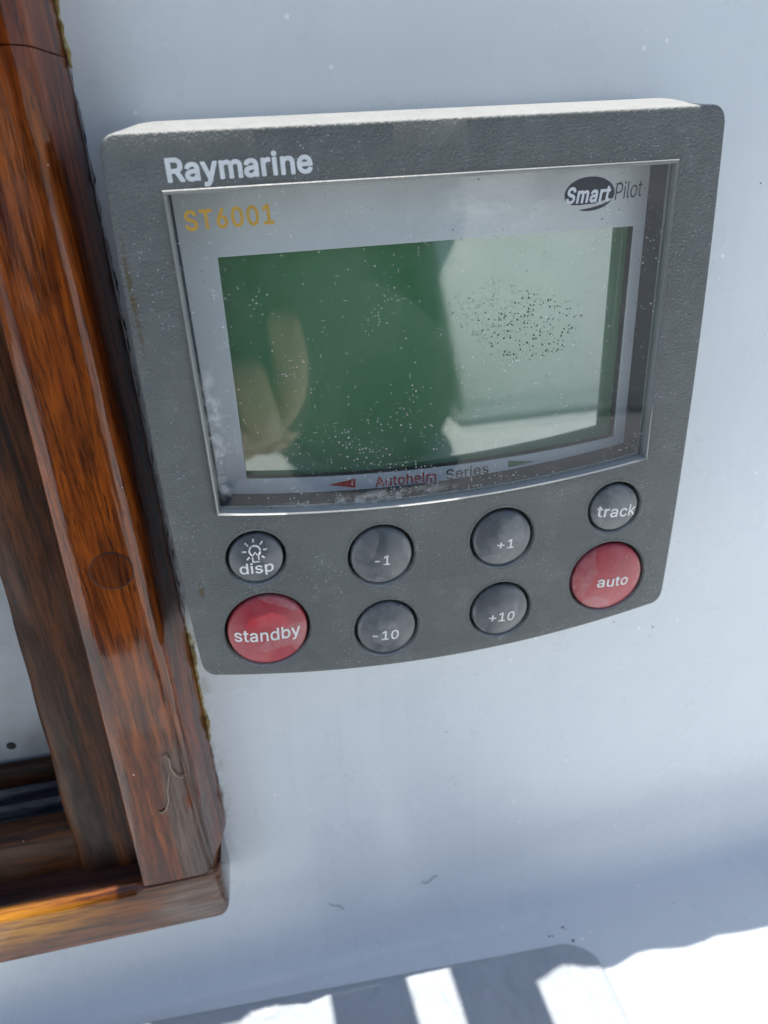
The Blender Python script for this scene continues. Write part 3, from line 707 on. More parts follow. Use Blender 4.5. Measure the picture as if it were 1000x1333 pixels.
def cove_pt(v): return cove_w(v) - 0.15

# ------------------------------------------------------------------ control panel
panel = thing('control_panel', 'grey instrument control panel with green display and eight round keys on the white wall', 'control panel', (0, 0, WALL))

def outline(inset=0.0, top=-59.5, n=7, dtop=None):
    """front outline of the bezel, clockwise in (u, v): drawn top edge, sides a little bowed, bottom swept in an arc"""
    pts = []
    def hw(v):                                   # half width at height v
        t = (v + 8) / 50
        return 52.7 - 1.05 * t * t
    r, rb = 2.6, 3.0
    T = top
    # top edge left to right
    for i in range(41):
        u = -hw(T) + r + (2 * hw(T) - 2 * r) * i / 40
        pts.append((u, T))
    for i in range(1, n):
        a = math.pi / 2 * i / n
        pts.append((hw(T) - r + r * math.sin(a), T + r - r * math.cos(a)))
    for i in range(15):
        v = T + r + (40.2 - rb * 0.9 - T - r) * i / 14
        pts.append((hw(v), v))
    B = 40.9
    for i in range(1, n):
        a = math.pi / 2 * i / n
        h = hw(40)
        pts.append((h - rb + rb * math.cos(a), B - rb + rb * math.sin(a) + 0.25 * math.sin(a)))
    h = hw(40) - rb
    for i in range(41):
        u = h - 2 * h * i / 40
        pts.append((u, 41.15 + 4.95 * (1 - (u / h) ** 2)))
    for i in range(1, n):
        a = math.pi / 2 * (1 - i / n)
        hh = hw(40)
        pts.append((-(hh - rb + rb * math.cos(a)), B - rb + rb * math.sin(a) + 0.25 * math.sin(a)))
    for i in range(15):
        v = 40.2 - rb * 0.9 - (40.2 - rb * 0.9 - T - r) * i / 14
        pts.append((-hw(v), v))
    for i in range(1, n):
        a = math.pi / 2 * (1 - i / n)
        pts.append((-(hw(T) - r + r * math.sin(a)), T + r - r * math.cos(a)))
    return pts

def window_loop(g=0.0, n=24):
    """display window: straight top and sides, bottom a shallow arc; g grows it outwards"""
    pts = [(-43.0 - g, -50.7 - g), (43.0 + g, -50.7 - g)]
    for i in range(n + 1):
        u = (43.0 + g) * (1 - 2 * i / n)
        pts.append((u, 3.65 + 3.35 * (1 - (u / (43.0 + g)) ** 2) + g))
    return pts

KEYS = [  # u, v, radius, red?, kind
    (-37.7, 14.7, 5.3, 0, 'disp'), (37.7, 14.7, 5.3, 0, 'track'),
    (-37.5, 31.72, 8.17, 1, 'standby'), (37.5, 31.72, 8.17, 1, 'auto'),
    (-12.84, 18.14, 6.34, 0, '-1'), (12.84, 18.14, 6.34, 0, '+1'),
    (-12.72, 35.89, 6.34, 0, '-10'), (12.72, 35.89, 6.34, 0, '+10')]

oc = outline()
holes = [window_loop(0.35)] + [circle(u, v, r + 0.62) for u, v, r, _, _ in KEYS]
plate = curve_plate([oc] + holes, 0.0, 3.0, 0.55, 3)
# skirt behind the front plate: slopes out at the top
def skirt(loops):
    n = len(loops[0])
    vs, fs = [], []
    for lp in loops: vs += lp
    for k in range(len(loops) - 1):
        for i in range(n):
            fs.append((k * n + i, k * n + (i + 1) % n, (k + 1) * n + (i + 1) % n, (k + 1) * n + i))
    return mesh_from(vs, fs)
def ring_at(w, f, side_in=0.0):
    out = []
    for u, v in oc:
        lift = 0.0
        if v < -55:
            lift = 1.8 * f * (0.42 + 0.58 * smoothstep(50.0, 45.0, abs(u)))
            lift *= smoothstep(-55, -58.5, v)
        k = 1 - side_in / 52
        out.append((u * k, v * (k if v > 0 else 1) - lift, w))
    return out
sk = skirt([ring_at(0.62, 0.0, 0.06), ring_at(2.6, 0.22, 0.0), ring_at(5.5, 0.62, 0.15), ring_at(8.6, 1.0, 0.5), ring_at(9.6, 0.97, 1.2)])
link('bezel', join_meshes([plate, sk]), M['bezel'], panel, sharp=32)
# rear case that stands on the wall
rc = []
for u, v in oc:
    rc.append((u * 0.885, -61.0 if v < -55 else v * 0.93 if v > 0 else v))
me = skirt([[(u, v, w) for u, v in rc] for w in (9.3, 9.4, WALL - 1.0)] + [[(u * 1.02, v * 1.0, WALL - 0.1) for u, v in rc]])
link('rear_case', me, M['case'], panel, sharp=40)
gk = [(u * 0.985, v * 0.97 if v < 0 else v * 0.985) for u, v in oc]
me = skirt([[(u, v, w) for u, v in gk] for w in (9.5, WALL - 0.05)])
link('gap_shade', me, M['gap'], panel, sharp=40)  # black skirt added to paint the gap beside the post as shade
# raised lip round the window
lip_o, lip_i = window_loop(1.05), window_loop(0.10)
n = len(lip_o)
prof_l = [(0.72, 0.03), (0.60, -0.16), (0.45, -0.24), (0.30, -0.20), (0.10, 0.10), (0.0, 0.6), (-0.04, 2.2)]
loops = []
for g, w in prof_l:
    loops.append([(u, v, w * (4.2 if w < 0.03 and v > 3 else 1.0)) for u, v in window_loop(g)])
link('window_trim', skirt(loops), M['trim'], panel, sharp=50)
# dark walls of the deep window well
MASK, LCDW = 8.0, 10.4
me = skirt([[(u, v, w) for u, v in window_loop(-0.02)] for w in (1.55, 4.0, MASK + 3.4)])
link('window_well', me, M['surround'], panel, sharp=40)
# printed mask with its opening, then the crystal panel deeper still
def lcd_loop(g=0.0, n=20):
    pts = [(-36.9 - g, -40.3 - g), (40.8 + g, -40.3 - g)]
    for i in range(n + 1):
        t = i / n
        u = 40.6 + g - (40.6 + 37.5 + 2 * g) * t
        pts.append((u, (2.0 * (1 - t) + 1.2 * t) + 2.3 * 4 * t * (1 - t) + g))
    return pts
me = curve_plate([window_loop(-0.06), lcd_loop()], MASK, 0.5, 0.05, 0)
link('display_mask', me, M['mask'], panel, sharp=30)
me = skirt([[(u, v, w) for u, v in lcd_loop(0.02)] for w in (MASK + 0.2, LCDW + 0.5)])
link('display_rim', me, M['gap'], panel, sharp=30)
me = curve_plate([lcd_loop(0.6)], LCDW, 0.6, 0.05, 0)
link('green_display', me, M['lcd'], panel, sharp=30)
# window pane, a real slab just under the lip
me = poly_mesh(window_loop(0.02), lambda u, v: 0.85)
glass = link('window_pane', me, M['glass'], panel, sharp=0)

# ---- lettering on bezel and pane
flat0 = lambda u, v: -0.05
pane_w = lambda u, v: 0.78
mask_w = lambda u, v: MASK - 0.06
link('maker_lettering', text_mesh('Raymarine', (-42.5, -52.55), (-20.0, -52.75), 3.35, flat0, 'black', space=0.94), M['white_ink'], panel, sharp=0)
link('model_lettering', text_mesh('ST6001', (-41.0, -45.35), (-26.9, -45.6), 2.95, pane_w, 'heavy', space=1.04), M['gold_ink'], panel, sharp=0)
logo = []
# logo disc: ellipse in two pieces, cut by a sweeping gap
ce, re_, he = (27.75, -46.75), 4.65, 2.75
def ell(a): return (ce[0] + re_ * math.cos(a), ce[1] + he * math.sin(a))
upper = [ell(math.radians(d)) for d in range(152, 382, 6)]       # left low, over the top, to the right
upper += [(31.2, -45.75), (28.6, -45.15), (26.0, -45.05), (24.6, -45.1)]
lower = [ell(math.radians(d)) for d in range(24, 112, 6)]
lower += [(25.9, -44.3), (28.3, -44.55), (30.3, -45.0)]
lg = join_meshes([poly_mesh(upper, pane_w), poly_mesh(lower, pane_w)])
link('logo_disc', lg, M['dark_ink'], panel, sharp=0)
p2 = lambda u, v: 0.72
link('logo_lettering', text_mesh('Smart', (23.4, -45.45), (31.7, -45.5), 2.55, p2, 'black', shear=0.2, space=1.0), M['pale_ink'], panel, sharp=0)
link('logo_lettering', text_mesh('Pilot', (32.5, -45.5), (37.7, -45.85), 2.75, p2, 'light', shear=0.2), M['dark_ink'], panel, sharp=0)
link('series_lettering', text_mesh('Autohelm', (-11.9, 6.35), (1.0, 6.75), 2.2, mask_w), M['red_ink'], panel, sharp=0)
link('series_lettering', text_mesh('Series', (3.2, 6.75), (12.5, 6.5), 2.25, mask_w), M['dark_ink'], panel, sharp=0)
link('red_arrow', poly_mesh([(-21.6, 4.6), (-15.9, 3.95), (-16.05, 6.0)], mask_w), M['red_ink'], panel, sharp=0)
link('green_arrow', poly_mesh([(16.8, 4.3), (22.9, 5.2), (16.8, 5.85)], mask_w), M['green_ink'], panel, sharp=0)

# ---- keys
def dome_w(u, v, c, r, h):
    d2 = ((u - c[0]) ** 2 + (v - c[1]) ** 2) / (r * r)
    R = (r * r + h * h) / (2 * h)
    return -0.05 - (math.sqrt(max(0, R * R - min(1, d2) * r * r)) - (R - h))
LABELS = {'disp': 'small grey key with a lamp symbol above disp', 'track': 'small grey key lettered track', 'standby': 'large red key lettered standby',
          'auto': 'large red key lettered auto', '-1': 'grey key lettered -1', '+1': 'grey key lettered +1', '-10': 'grey key lettered -10', '+10': 'grey key lettered +10'}
for (u, v, r, red, kind) in KEYS:
    h = 1.1 if r < 6 else 1.4 if r < 8 else 1.7
    c = (u, v)
    rings = [(1.0 - 0.0, 3.0), (1.0, 0.65)]
    vs, fs = [], []
    nseg = 56
    vs += [(u + r * math.cos(2 * math.pi * k / nseg), v + r * math.sin(2 * math.pi * k / nseg), 3.0) for k in range(nseg)]
    vs += [(u + r * math.cos(2 * math.pi * k / nseg), v + r * math.sin(2 * math.pi * k / nseg), 0.62) for k in range(nseg)]
    radii = [0.985, 0.95, 0.88, 0.76, 0.62, 0.46, 0.30, 0.14]
    for q in radii:
        for k in range(nseg):
            a = 2 * math.pi * k / nseg
            uu, vv = u + r * q * math.cos(a), v + r * q * math.sin(a)
            vs.append((uu, vv, dome_w(uu, vv, c, r, h) + (0.12 if q == 0.985 else 0)))
    nr = 2 + len(radii)
    for i in range(nr - 1):
        for k in range(nseg):
            fs.append((i * nseg + k, i * nseg + (k + 1) % nseg, (i + 1) * nseg + (k + 1) % nseg, (i + 1) * nseg + k))
    vs.append((u, v, dome_w(u, v, c, r, h)))
    for k in range(nseg):
        fs.append(((nr - 1) * nseg + k, (nr - 1) * nseg + (k + 1) % nseg, len(vs) - 1))
    key = link('key', mesh_from(vs, fs), M['red_key' if red else 'key'], panel, LABELS[kind], sharp=70)
    on = lambda a, b, c=c, r=r, h=h: dome_w(a, b, c, r, h) - 0.06
    T = {'standby': ((-44.4, 32.75), (-31.0, 33.5), 2.85), 'disp': ((-41.2, 17.45), (-34.6, 17.65), 2.55),
         'track': ((33.4, 15.95), (42.3, 16.75), 2.6), 'auto': ((34.4, 32.95), (41.8, 33.45), 2.35),
         '-1': ((-14.7, 19.4), (-11.4, 19.7), 2.2), '+1': ((11.2, 19.7), (14.9, 20.0), 2.1),
         '-10': ((-16.1, 37.6), (-10.5, 38.1), 2.35), '+10': ((9.7, 37.7), (15.5, 38.2), 2.35)}[kind]
    link('lettering', text_mesh(kind, T[0], T[1], T[2], on), M['worn_ink' if kind == '-1' else 'key_ink'], key, sharp=0)
    if kind == 'disp':                                   # lamp symbol with rays
        lu, lv = -37.75, 12.55
        parts = []
        ring = [(lu + 1.25 * math.cos(a), lv + 1.25 * math.sin(a)) for a in [math.radians(d) for d in range(125, 416, 10)]]
        ring += [(lu + 0.85 * math.cos(a), lv + 0.85 * math.sin(a)) for a in [math.radians(d) for d in range(415, 124, -10)]]
        parts.append(poly_mesh(ring, on))
        for d in range(0, 360, 45):
            if d == 90: continue
            a = math.radians(d)
            x, y = math.cos(a), math.sin(a)
            q = [(lu + x * s - y * t, lv + y * s + x * t) for s, t in ((1.6, -0.17), (2.4, -0.17), (2.4, 0.17), (1.6, 0.17))]
            parts.append(poly_mesh(q, on))
        parts.append(poly_mesh([(lu - 0.75, lv + 1.0), (lu - 0.45, lv + 1.0), (lu - 0.45, lv + 2.1), (lu - 0.75, lv + 2.1)], on))
        parts.append(poly_mesh([(lu + 0.45, lv + 1.0), (lu + 0.75, lv + 1.0), (lu + 0.75, lv + 2.1), (lu + 0.45, lv + 2.1)], on))
        parts.append(poly_mesh([(lu - 0.75, lv + 2.1), (lu + 0.75, lv + 2.1), (lu + 0.75, lv + 2.45), (lu - 0.75, lv + 2.45)], on))
        parts.append(poly_mesh([(lu - 0.55, lv + 0.9), (lu, lv + 0.1), (lu + 0.55, lv + 0.9), (lu + 0.3, lv + 0.95), (lu, lv + 0.5), (lu - 0.3, lv + 0.95)], on))
        link('lamp_symbol', join_meshes(parts), M['worn_ink'], key, sharp=0)
    # soft moulded ring round the hole
    loops = []
    for g, w in ((1.55, 0.03), (1.2, -0.10), (0.85, -0.06), (0.55, 0.30), (0.45, 2.8)):
        loops.append([(a, b, w) for a, b in circle(u, v, r + g, 56)])
    link('key_collar', skirt(loops), M['bezel'], panel, sharp=60)
me = curve_plate([[(-50, 8.5), (50, 8.5), (50, 39), (20, 42.5), (-20, 42.5), (-50, 39)]], 2.9, 0.4, 0.02, 0)
link('key_backing', me, M['gap'], panel, sharp=0)

# ------------------------------------------------------------------ wooden window frame
frame = thing('window_frame', 'varnished mahogany window frame standing proud of the wall left of the control panel', 'window frame', (-75, 117, WALL))

def loft(sections, cap=True):
    """sections: list of equal-length loops of (u, v, w)"""
    n = len(sections[0])
    vs, fs = [], []
    for s in sections: vs += s
    for k in range(len(sections) - 1):
        for i in range(n):
            fs.append((k * n + i, k * n + (i + 1) % n, (k + 1) * n + (i + 1) % n, (k + 1) * n + i))
    if cap:
        fs.append(tuple(range(n)))
        fs.append(tuple((len(sections) - 1) * n + i for i in range(n)))
    return mesh_from(vs, fs)

WF = 3.0
def post_section(v, wob=True):
    t = (v + 40) / 150.0
    ul = -72.6 - 3.9 * max(0, min(1, t)) ** 1.15
    k = 0.12 * noise.noise(Vector((v * 0.05, 1.3, 0))) if wob else 0
    k2 = 0.25 * noise.noise(Vector((v * 0.045, 5.3, 0))) + 0.12 * noise.noise(Vector((v * 0.16, 2.3, 0)))
    pts = [(ul - 0.9, 17.0), (ul - 0.15, WF + 1.0), (ul + 0.1, WF + 0.35), (ul + 0.55, WF + 0.02)]
    for q in (0.25, 0.5, 0.75):
        pts.append((ul + 0.55 + (-64.5 - ul) * q, WF - 0.15 * math.sin(q * 3.1)))
    # rounded ridge
    R = 3.6
    for i in range(9):
        a = math.radians(80 * i / 8)
        pts.append((-62.2 + k2 + R * math.sin(a), WF + R - R * math.cos(a)))
    pts += [(-57.6 + k * 0.6 + k2 * 0.6, 11.0), (-56.4, 16.6), (-56.3, 17.95)]
    return [(u, v, w) for u, w in pts]
def span(a, b, n): return [a + (b - a) * i / n for i in range(n + 1)]
post = link('post', loft([post_section(v) for v in span(-71.2, 101.9, 60)]), M['wood_v'], frame, sharp=40)
link('post_top', loft([post_section(v) for v in span(-190, -71.42, 20)]), M['wood_v'], frame, 'upper length of the post above its joint', sharp=40)
# wooden plug over the screw
me = curve_plate([circle(-65.3, 14.6, 3.9, 32)], WF - 0.17, 1.2, 0.015, 0)
plug = link('wood_plug', me, M['wood_plug'], post, 'round wooden plug set in the face of the post', sharp=30)
me = skirt([[(a, b, w) for a, b in circle(-65.3, 14.6, rr, 32)] for rr, w in ((4.08, WF - 0.15), (3.92, WF - 0.2), (3.85, WF + 0.1))])
link('plug_seam', me, M['gap'], post, sharp=0)

# bottom rail with rounded nose; its right end closes the corner under the post
def rail_section(u):
    bow = 0.12 * noise.noise(Vector((u * 0.06, 7.1, 0)))
    under = smoothstep(-78.5, -74.5, u)                  # nose dies into the flat corner block
    pts = [(101.6, 16.8), (101.9, 7.6 - 4.1 * under)]
    for i in range(9):
        a = math.radians(90 * i / 8)
        rn = 3.2 - 2.8 * under
        ctr_v, ctr_w = 102.2 + rn, WF - 0.3 + rn + bow
        pts.append((ctr_v - rn * math.cos(a), ctr_w - rn * math.sin(a)))
    pts += [(112.0, WF - 0.35 + bow), (117.6, WF + 0.1 + bow)]
    for i in range(5):
        a = math.radians(90 * i / 4)
        pts.append((117.6 + 1.8 * math.sin(a), WF + 1.9 - 1.8 * math.cos(a)))
    pts += [(119.8, 17.9)]
    return [(u, v, w) for v, w in pts]
us_r = span(-200, -80, 24) + span(-79, -74, 10) + span(-73, -60.5, 6)
secs = [rail_section(u) for u in us_r]
def shrink(sec, du, k):
    return [(u + du, 102.2 + (v - 102.2) * (1 - 0.0) - (k if v > 110 else 0), w + (k if w < 8 else 0)) for u, v, w in sec]
last = rail_section(-60.5)
secs += [shrink(last, 1.0, 0.12), shrink(last, 1.9, 0.5), shrink(last, 2.6, 1.2), shrink(last, 3.0, 2.4)]
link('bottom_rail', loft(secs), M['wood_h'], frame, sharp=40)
# inner stepped post
def inner_section(v):
    t = (v - 20) / 85.0
    ul = -89.0 - 3.4 * t - 0.9 * smoothstep(80, 90, v) * 0 + 0.5 * noise.noise(Vector((v * 0.07, 0.3, 4)))
    return [(u, v, w) for u, w in ((ul, 26.0), (ul, 12.5), (ul + 0.5, 11.4), (ul + 1.6, 10.7), (ul + 5, 10.3), (-80.0, 10.2), (-74.0, 10.8), (-73.0, 18.0), (-80, 26))]
link('inner_post', loft([inner_section(v) for v in span(-190, 102.0, 60)]), M['wood_old'], frame, sharp=50)
# inner rail and dark track behind it
def inner_rail(u):
    pts = [(103, 17.5), (102.6, 12.4), (92, 12.0), (89.4, 12.4), (88.2, 13.6), (87.8, 15.5), (88.0, 18.0)]
    return [(u, v + 0.2 * noise.noise(Vector((u * 0.1, v, 1))), w) for v, w in pts]
link('inner_rail', loft([inner_rail(u) for u in span(-200, -88, 30)]), M['wood_old_h'], frame, sharp=50)
def track(u):
    k = 0.15 * noise.noise(Vector((u * 0.12, 3, 2)))
    pts = [(104, 18.1), (89.0, 18.1), (88.9, 20.0), (86.4 + k, 20.2), (86.2 + k, 21.8), (88.4, 22.0), (88.4, 24.2), (85.2 + k, 24.4), (85.0 + k, 26.2), (87.5, 26.4), (87.5, 29.2), (104, 29.3)]
    return [(u, v, w) for v, w in pts]
link('sill_track', loft([track(u) for u in span(-200, -88, 30)]), M['track'], frame, sharp=40)
def lip(u):
    pts = [(104, 29.4), (83.5, 29.4), (82.0, 30.2), (81.6, 32), (104, 32.2)]
    return [(u, v + 0.15 * noise.noise(Vector((u * 0.1, v, 8))), w) for v, w in pts]
link('sill_lip', loft([lip(u) for u in span(-200, -88, 20)]), M['wood_old_h'], frame, sharp=40)
link('shade_rail', loft([[(u, v, w) for v, w in ((-131, 7.5), (-129, 6.5), (-112, 6.5), (-110, 7.5), (-110, 33), (-131, 33))] for u in span(-290, -73.8, 6)]), M['wood_h'], frame, sharp=40)  # unseen rail added and sized to keep sun off the sill track
# peeling varnish curls and ridge of old varnish
link('varnish_curl', tube([(-64.6, 62.5, 2.62), (-63.7, 62.0, 2.4), (-63.1, 63.2, 2.4), (-63.2, 66.0, 2.5), (-62.6, 68.2, 2.45), (-61.4, 69.2, 2.45), (-60.4, 68.8, 2.9)], [0.08, 0.22, 0.2, 0.18, 0.24, 0.2, 0.1], 6), M['peel'], post, sharp=80)
link('varnish_curl', tube([(-63.4, 66.6, 2.6), (-64.3, 69.0, 2.55), (-65.0, 72.4, 2.5), (-65.4, 75.5, 2.5), (-66.4, 78.0, 2.5), (-67.6, 78.8, 2.6), (-68.2, 78.2, 2.7)], [0.08, 0.16, 0.14, 0.2, 0.24, 0.26, 0.1], 6), M['peel'], post, sharp=80)
pts = [(-59.0 + 0.45 * noise.noise(Vector((v * 0.11, 8, 8))) + 0.2 * noise.noise(Vector((v * 0.5, 1, 8))), v, 5.7 + 0.2 * noise.noise(Vector((v * 0.3, 3, 3)))) for v in span(34, 80, 60)]
link('varnish_edge', tube(pts, [0.1 + 0.22 * abs(noise.noise(Vector((p[1] * 0.4, 0, 2)))) for p in pts], 6), M['peel'], post, sharp=80)
# sealant squeezed out along the wall
def bead(v0, v1, r, seed, mat):
    pts, rr = [], []
    for v in span(v0, v1, int((v1 - v0) * 1.6)):
        k = noise.noise(Vector((v * 0.35, seed, 0))) + 0.6 * noise.noise(Vector((v * 1.1, seed, 3)))
        pts.append((-56.0 + 0.35 * k, v, 17.7))
        rr.append(max(0.1, r * (1 + 0.9 * k)) * min(1, 0.25 + (v - v0) / 4, 0.25 + (v1 - v) / 4))
    link('sealant_bead', tube(pts, rr, 8), mat, frame, sharp=80)
bead(36, 74, 0.36, 1.5, M['sealant'])
bead(74, 101, 0.16, 4.5, M['greyseal'])
bead(-90, -70, 0.5, 2.5, M['sealant'])
bead(-70, 36, 0.16, 3.5, M['greyseal'])

# painted board behind the opening
board = thing('hatch_board', 'weathered white painted board seen behind the wooden frame', 'board', (-150, 100, 33))
me = mesh_from([(-310, -140, 33), (-60, -140, 33), (-60, 110, 33), (-310, 110, 33), (-310, -140, 42), (-60, -140, 42), (-60, 110, 42), (-310, 110, 42)],
               [(0, 1, 2, 3), (4, 5, 6, 7), (0, 1, 5, 4), (1, 2, 6, 5), (2, 3, 7, 6), (3, 0, 4, 7)])
link('panel', me, M['board'], board, sharp=0)
me = curve_plate([circle(-107.5, 77, 1.2, 20)], 32.9, 0.5, 0.05, 0)
link('bolt_hole', me, M['hole'], board, sharp=0)

# lint on the paint
fibre('lint_fibre', [(-4 + i * 1.0, 140.5 + 0.9 * math.sin(i * 1.1), cove_pt(140.5 + 0.9 * math.sin(i * 1.1))) for i in range(6)], 'small curled dark fibre on the white cove below the middle of the control panel')
fibre('lint_fibre', [(-32 + i * 0.8, 141 + 0.5 * i + 0.5 * math.sin(i * 1.4), cove_pt(141 + 0.5 * i)) for i in range(6)], 'small dark fibre on the white cove nearer the wooden frame')

# ------------------------------------------------------------------ unseen slabs added overhead, cut to cast the shadows on the seat
blocker = thing('shade_blocker', 'unseen cream slabs added overhead to cast shadows on the seat', 'shade_blocker', (0, -150, -20))
HV = -150.0
def shadow_shift(v): return (SEAT - v) * SUN.x / SUN.z      # u offset of a caster at height v from its shadow on the seat
dU = shadow_shift(HV)
dW = (SEAT - HV) * SUN.y / SUN.z
def slab(poly, v0, v1):
    n = len(poly)
    vs = [(u, v0, w) for u, w in poly] + [(u, v1, w) for u, w in poly]
    fs = [tuple(range(n)), tuple(range(n, 2 * n))] + [(i, (i + 1) % n, n + (i + 1) % n, n + i) for i in range(n)]
    return mesh_from(vs, fs)
front = [(21.2, -11.5), (24, -11.0), (27, -9.8), (30.5, -9.0), (33, -9.6), (37, -11.3), (41.0, -11.9), (45, -11.9), (49, -10.9), (52.8, -9.8), (58, -9.9), (63, -10.9), (68, -11.5), (74, -11.0), (78, -10.4), (86, -11.2), (94, -11.4)]
front += [(94 + 6 * i, -11 - 0.8 * math.sin(i * 1.7)) for i in range(1, 16)]
def cast(pts): return [(u + dU, w + dW) for u, w in pts]
blocker_edge = cast(front) + [(190, 17.5), (49.3, 17.5), (49.3, 0.3), (21.2 + dU, 0.3)]
link('blocker_slab', slab(blocker_edge, HV, HV - 1.5), M['blocker_mat'], blocker, sharp=0)
link('blocker_bar', slab([(x + dU, w) for x, w in ((-1.2, 0.2), (21.3, 0.2), (23.5, -90), (2.5, -90))], HV, HV - 1.5), M['blocker_mat'], blocker, sharp=0)
link('blocker_bar', slab([(x + dU, w) for x, w in ((-35.3, 0.2), (-13.4, 0.2), (-9.5, -90), (-31.5, -90))], HV - 2, HV - 3.5), M['blocker_mat'], blocker, sharp=0)

link('blocker_slab', slab([(-120, -1.2), (-50, -1.2), (-50, 3.3), (-120, 3.3)], HV + 3, HV + 1.5), M['blocker_mat'], blocker, sharp=0)
link('blocker_slab', slab([(-75, -0.5), (-48, -0.5), (-47, 17.5), (-75, 17.5)], HV, HV - 1.5), M['blocker_mat'], blocker, sharp=0)

# ------------------------------------------------------------------ seat-back moulding across the cockpit, mirrored in the display
def back_sec(u, k=0.0):
    return [(u, v, w) for v, w in ((154.5, -432 - k), (140 + k, -425 - k), (128, -425 - k * 1.2), (70, -462 - k), (5, -515 - k), (-28, -548 - k), (-40 + k, -572), (-40 + k, -640), (154.5, -640))]
mould = thing('seat_back', 'white sloping seat back moulding across the cockpit', 'seat back', (330, 154.5, -540))
link('moulding', loft([back_sec(138.5, 5), back_sec(140, 1.5), back_sec(143)] + [back_sec(u) for u in (200, 300, 420, 600, 700)]), M['gelcoat'], mould, sharp=50)

# ------------------------------------------------------------------ the photographer, seen only mirrored in the display
def skin_mesh(chains, root=0, sub=2):
    """chains: list of [(point, radius), ...]; a chain starting with an int continues from that vertex"""
    bm = bmesh.new()
    verts, rad = [], []
    for ch in chains:
        prev = None
        for item in ch:
            if isinstance(item, int):
                prev = verts[item]
                continue
            p, r = item
            vv = bm.verts.new(P(*p))
            verts.append(vv)
            rad.append(r)
            if prev is not None:
                bm.edges.new((prev, vv))
            prev = vv
    me = bpy.data.meshes.new('figure')
    bm.to_mesh(me)
    bm.free()
    o = bpy.data.objects.new('figure', me)
    col.objects.link(o)
    mod = o.modifiers.new('skin', 'SKIN')
    for sv, r in zip(me.skin_vertices[0].data, rad):
        sv.radius = (r * S, r * S) if not isinstance(r, tuple) else (r[0] * S, r[1] * S)
    me.skin_vertices[0].data[root].use_root = True
    s2 = o.modifiers.new('sub', 'SUBSURF')
    s2.levels = sub
    s2.render_levels = sub
    dg = bpy.context.evaluated_depsgraph_get()
    out = bpy.data.meshes.new_from_object(o.evaluated_get(dg))
    bpy.data.objects.remove(o)
    return out

def off_cam(r, d, f):                     # point relative to the lens, along its right, down and forward
    q = camloc + (RX * r + RD * d + RF * f) * S
    return (q.x / S, -q.z / S, q.y / S)
phone = thing('phone', 'black phone held above the control panel', 'phone', off_cam(30, 55, -14))
def phone_slab(r0, r1, d0, d1, f0, f1, rad):
    pts = []
    for (cx, cy, a0) in ((r1 - rad, d0 + rad, -90), (r1 - rad, d1 - rad, 0), (r0 + rad, d1 - rad, 90), (r0 + rad, d0 + rad, 180)):
        for i in range(7):
            a = math.radians(a0 + 15 * i)
            pts.append((cx + rad * math.cos(a), cy + rad * math.sin(a)))
    return loft([[off_cam(x, y, f) for x, y in pts] for f in (f0, f1)])
link('case', phone_slab(-15, 60, -14, 134, -20, -11, 9), M['phone'], phone, sharp=40)
link('camera_bump', phone_slab(-11, 24, -10, 28, -10.9, -8.5, 7), M['phone'], phone, sharp=40)
me = loft([[off_cam(0 + 6 * math.cos(2 * math.pi * k / 24), 6 * math.sin(2 * math.pi * k / 24), f) for k in range(24)] for f in (-8.45, -7.5)])
link('lens', me, M['lens'], phone, sharp=40)

person = thing('person', 'person in a dark jacket kneeling at the panel and holding a phone', 'person', (-120, 150, -520))
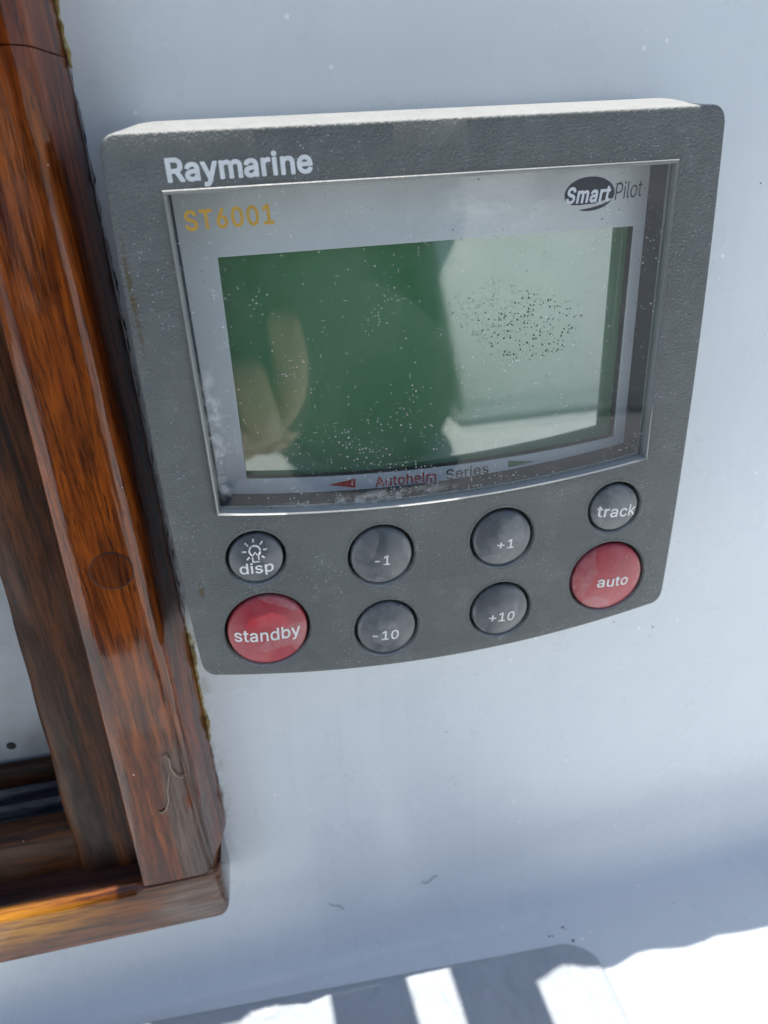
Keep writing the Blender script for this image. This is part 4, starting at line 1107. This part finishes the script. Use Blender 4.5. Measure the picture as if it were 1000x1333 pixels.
# body: pelvis, spine, head, arms and hands as one surface
chains = [
    [((-20, 120, -600), 120), ((-20, 20, -575), (125, 95)), ((-15, -110, -545), (135, 95)), ((-15, -210, -525), 92), ((-15, -262, -512), 50), ((-13, -318, -500), 68), ((-12, -383, -498), 78), ((-12, -438, -500), 45)],
    # left arm comes round from the left to hold the phone
    [3, ((-185, -200, -515), 52), ((-235, -80, -480), 44), ((-245, 40, -430), 40), ((-150, 110, -330), 36), (off_cam(20, 175, -85), 27), (off_cam(30, 152, -44), 23), (off_cam(36, 128, -34), 22)],
    # right arm hangs at the side
    [3, ((110, -200, -525), 52), ((130, -90, -540), 45), ((122, 10, -580), 38), ((80, 60, -650), 30), ((40, 60, -700), 24)],
    # thighs and shins, kneeling
    [0, ((-120, 105, -520), 60), ((-140, 92, -330), 50), ((-118, 100, -205), 36), ((-140, 124, -330), 30), ((-130, 132, -560), 26)],
    [0, ((40, 110, -540), 58), ((55, 98, -410), 48), ((58, 100, -355), 36), ((52, 128, -430), 28), ((50, 132, -620), 26)],
]
palm = 8 + 6
chains += [
    [palm, (off_cam(31, 106, -8), 10.0), (off_cam(28, 80, 0), 9.0), (off_cam(23, 54, -2), 6.6)],
    [palm, (off_cam(19, 121, -6), 10.0), (off_cam(13, 98, 5), 9.2), (off_cam(7, 74, 3), 7.0)],
    [palm, (off_cam(10, 132, -10), 9.4), (off_cam(0, 116, 0), 8.6), (off_cam(-8, 98, -3), 6.8)],
    [palm, (off_cam(8, 145, -14), 8.4), (off_cam(-5, 134, -5), 7.6), (off_cam(-14, 121, -6), 6.0)],
    [palm, (off_cam(50, 120, -44), 11.0), (off_cam(46, 92, -40), 9.5), (off_cam(42, 70, -34), 7.0)],
]
body = link('body', skin_mesh(chains), M['skin'], person, sharp=0)
jk = [
    [((-20, 130, -600), 132), ((-20, 20, -575), (140, 108)), ((-15, -110, -545), (148, 106)), ((-15, -210, -525), 102), ((-15, -240, -515), 64)],
    [3, ((-185, -200, -515), 62), ((-235, -80, -480), 55), ((-245, 40, -430), 51), ((-150, 110, -330), 47), (off_cam(16, 190, -110), 37)],
    [3, ((110, -200, -525), 60), ((130, -90, -540), 53), ((122, 10, -580), 46), ((84, 56, -640), 39)],
]
link('jacket', skin_mesh(jk), M['jacket'], person, sharp=0)
tr_ = [[((-20, 122, -600), 132), ((-120, 105, -520), 93), ((-140, 90, -330), 84), ((-112, 98, -168), 66)], [0, ((40, 110, -540), 91), ((55, 98, -410), 78), ((58, 100, -325), 64)]]
link('trousers', skin_mesh(tr_), M['jacket'], person, sharp=0)
hr = [[((-12, -390, -515), 76), ((-12, -440, -512), 62)]]
link('hair', skin_mesh(hr), M['hair'], person, sharp=0)
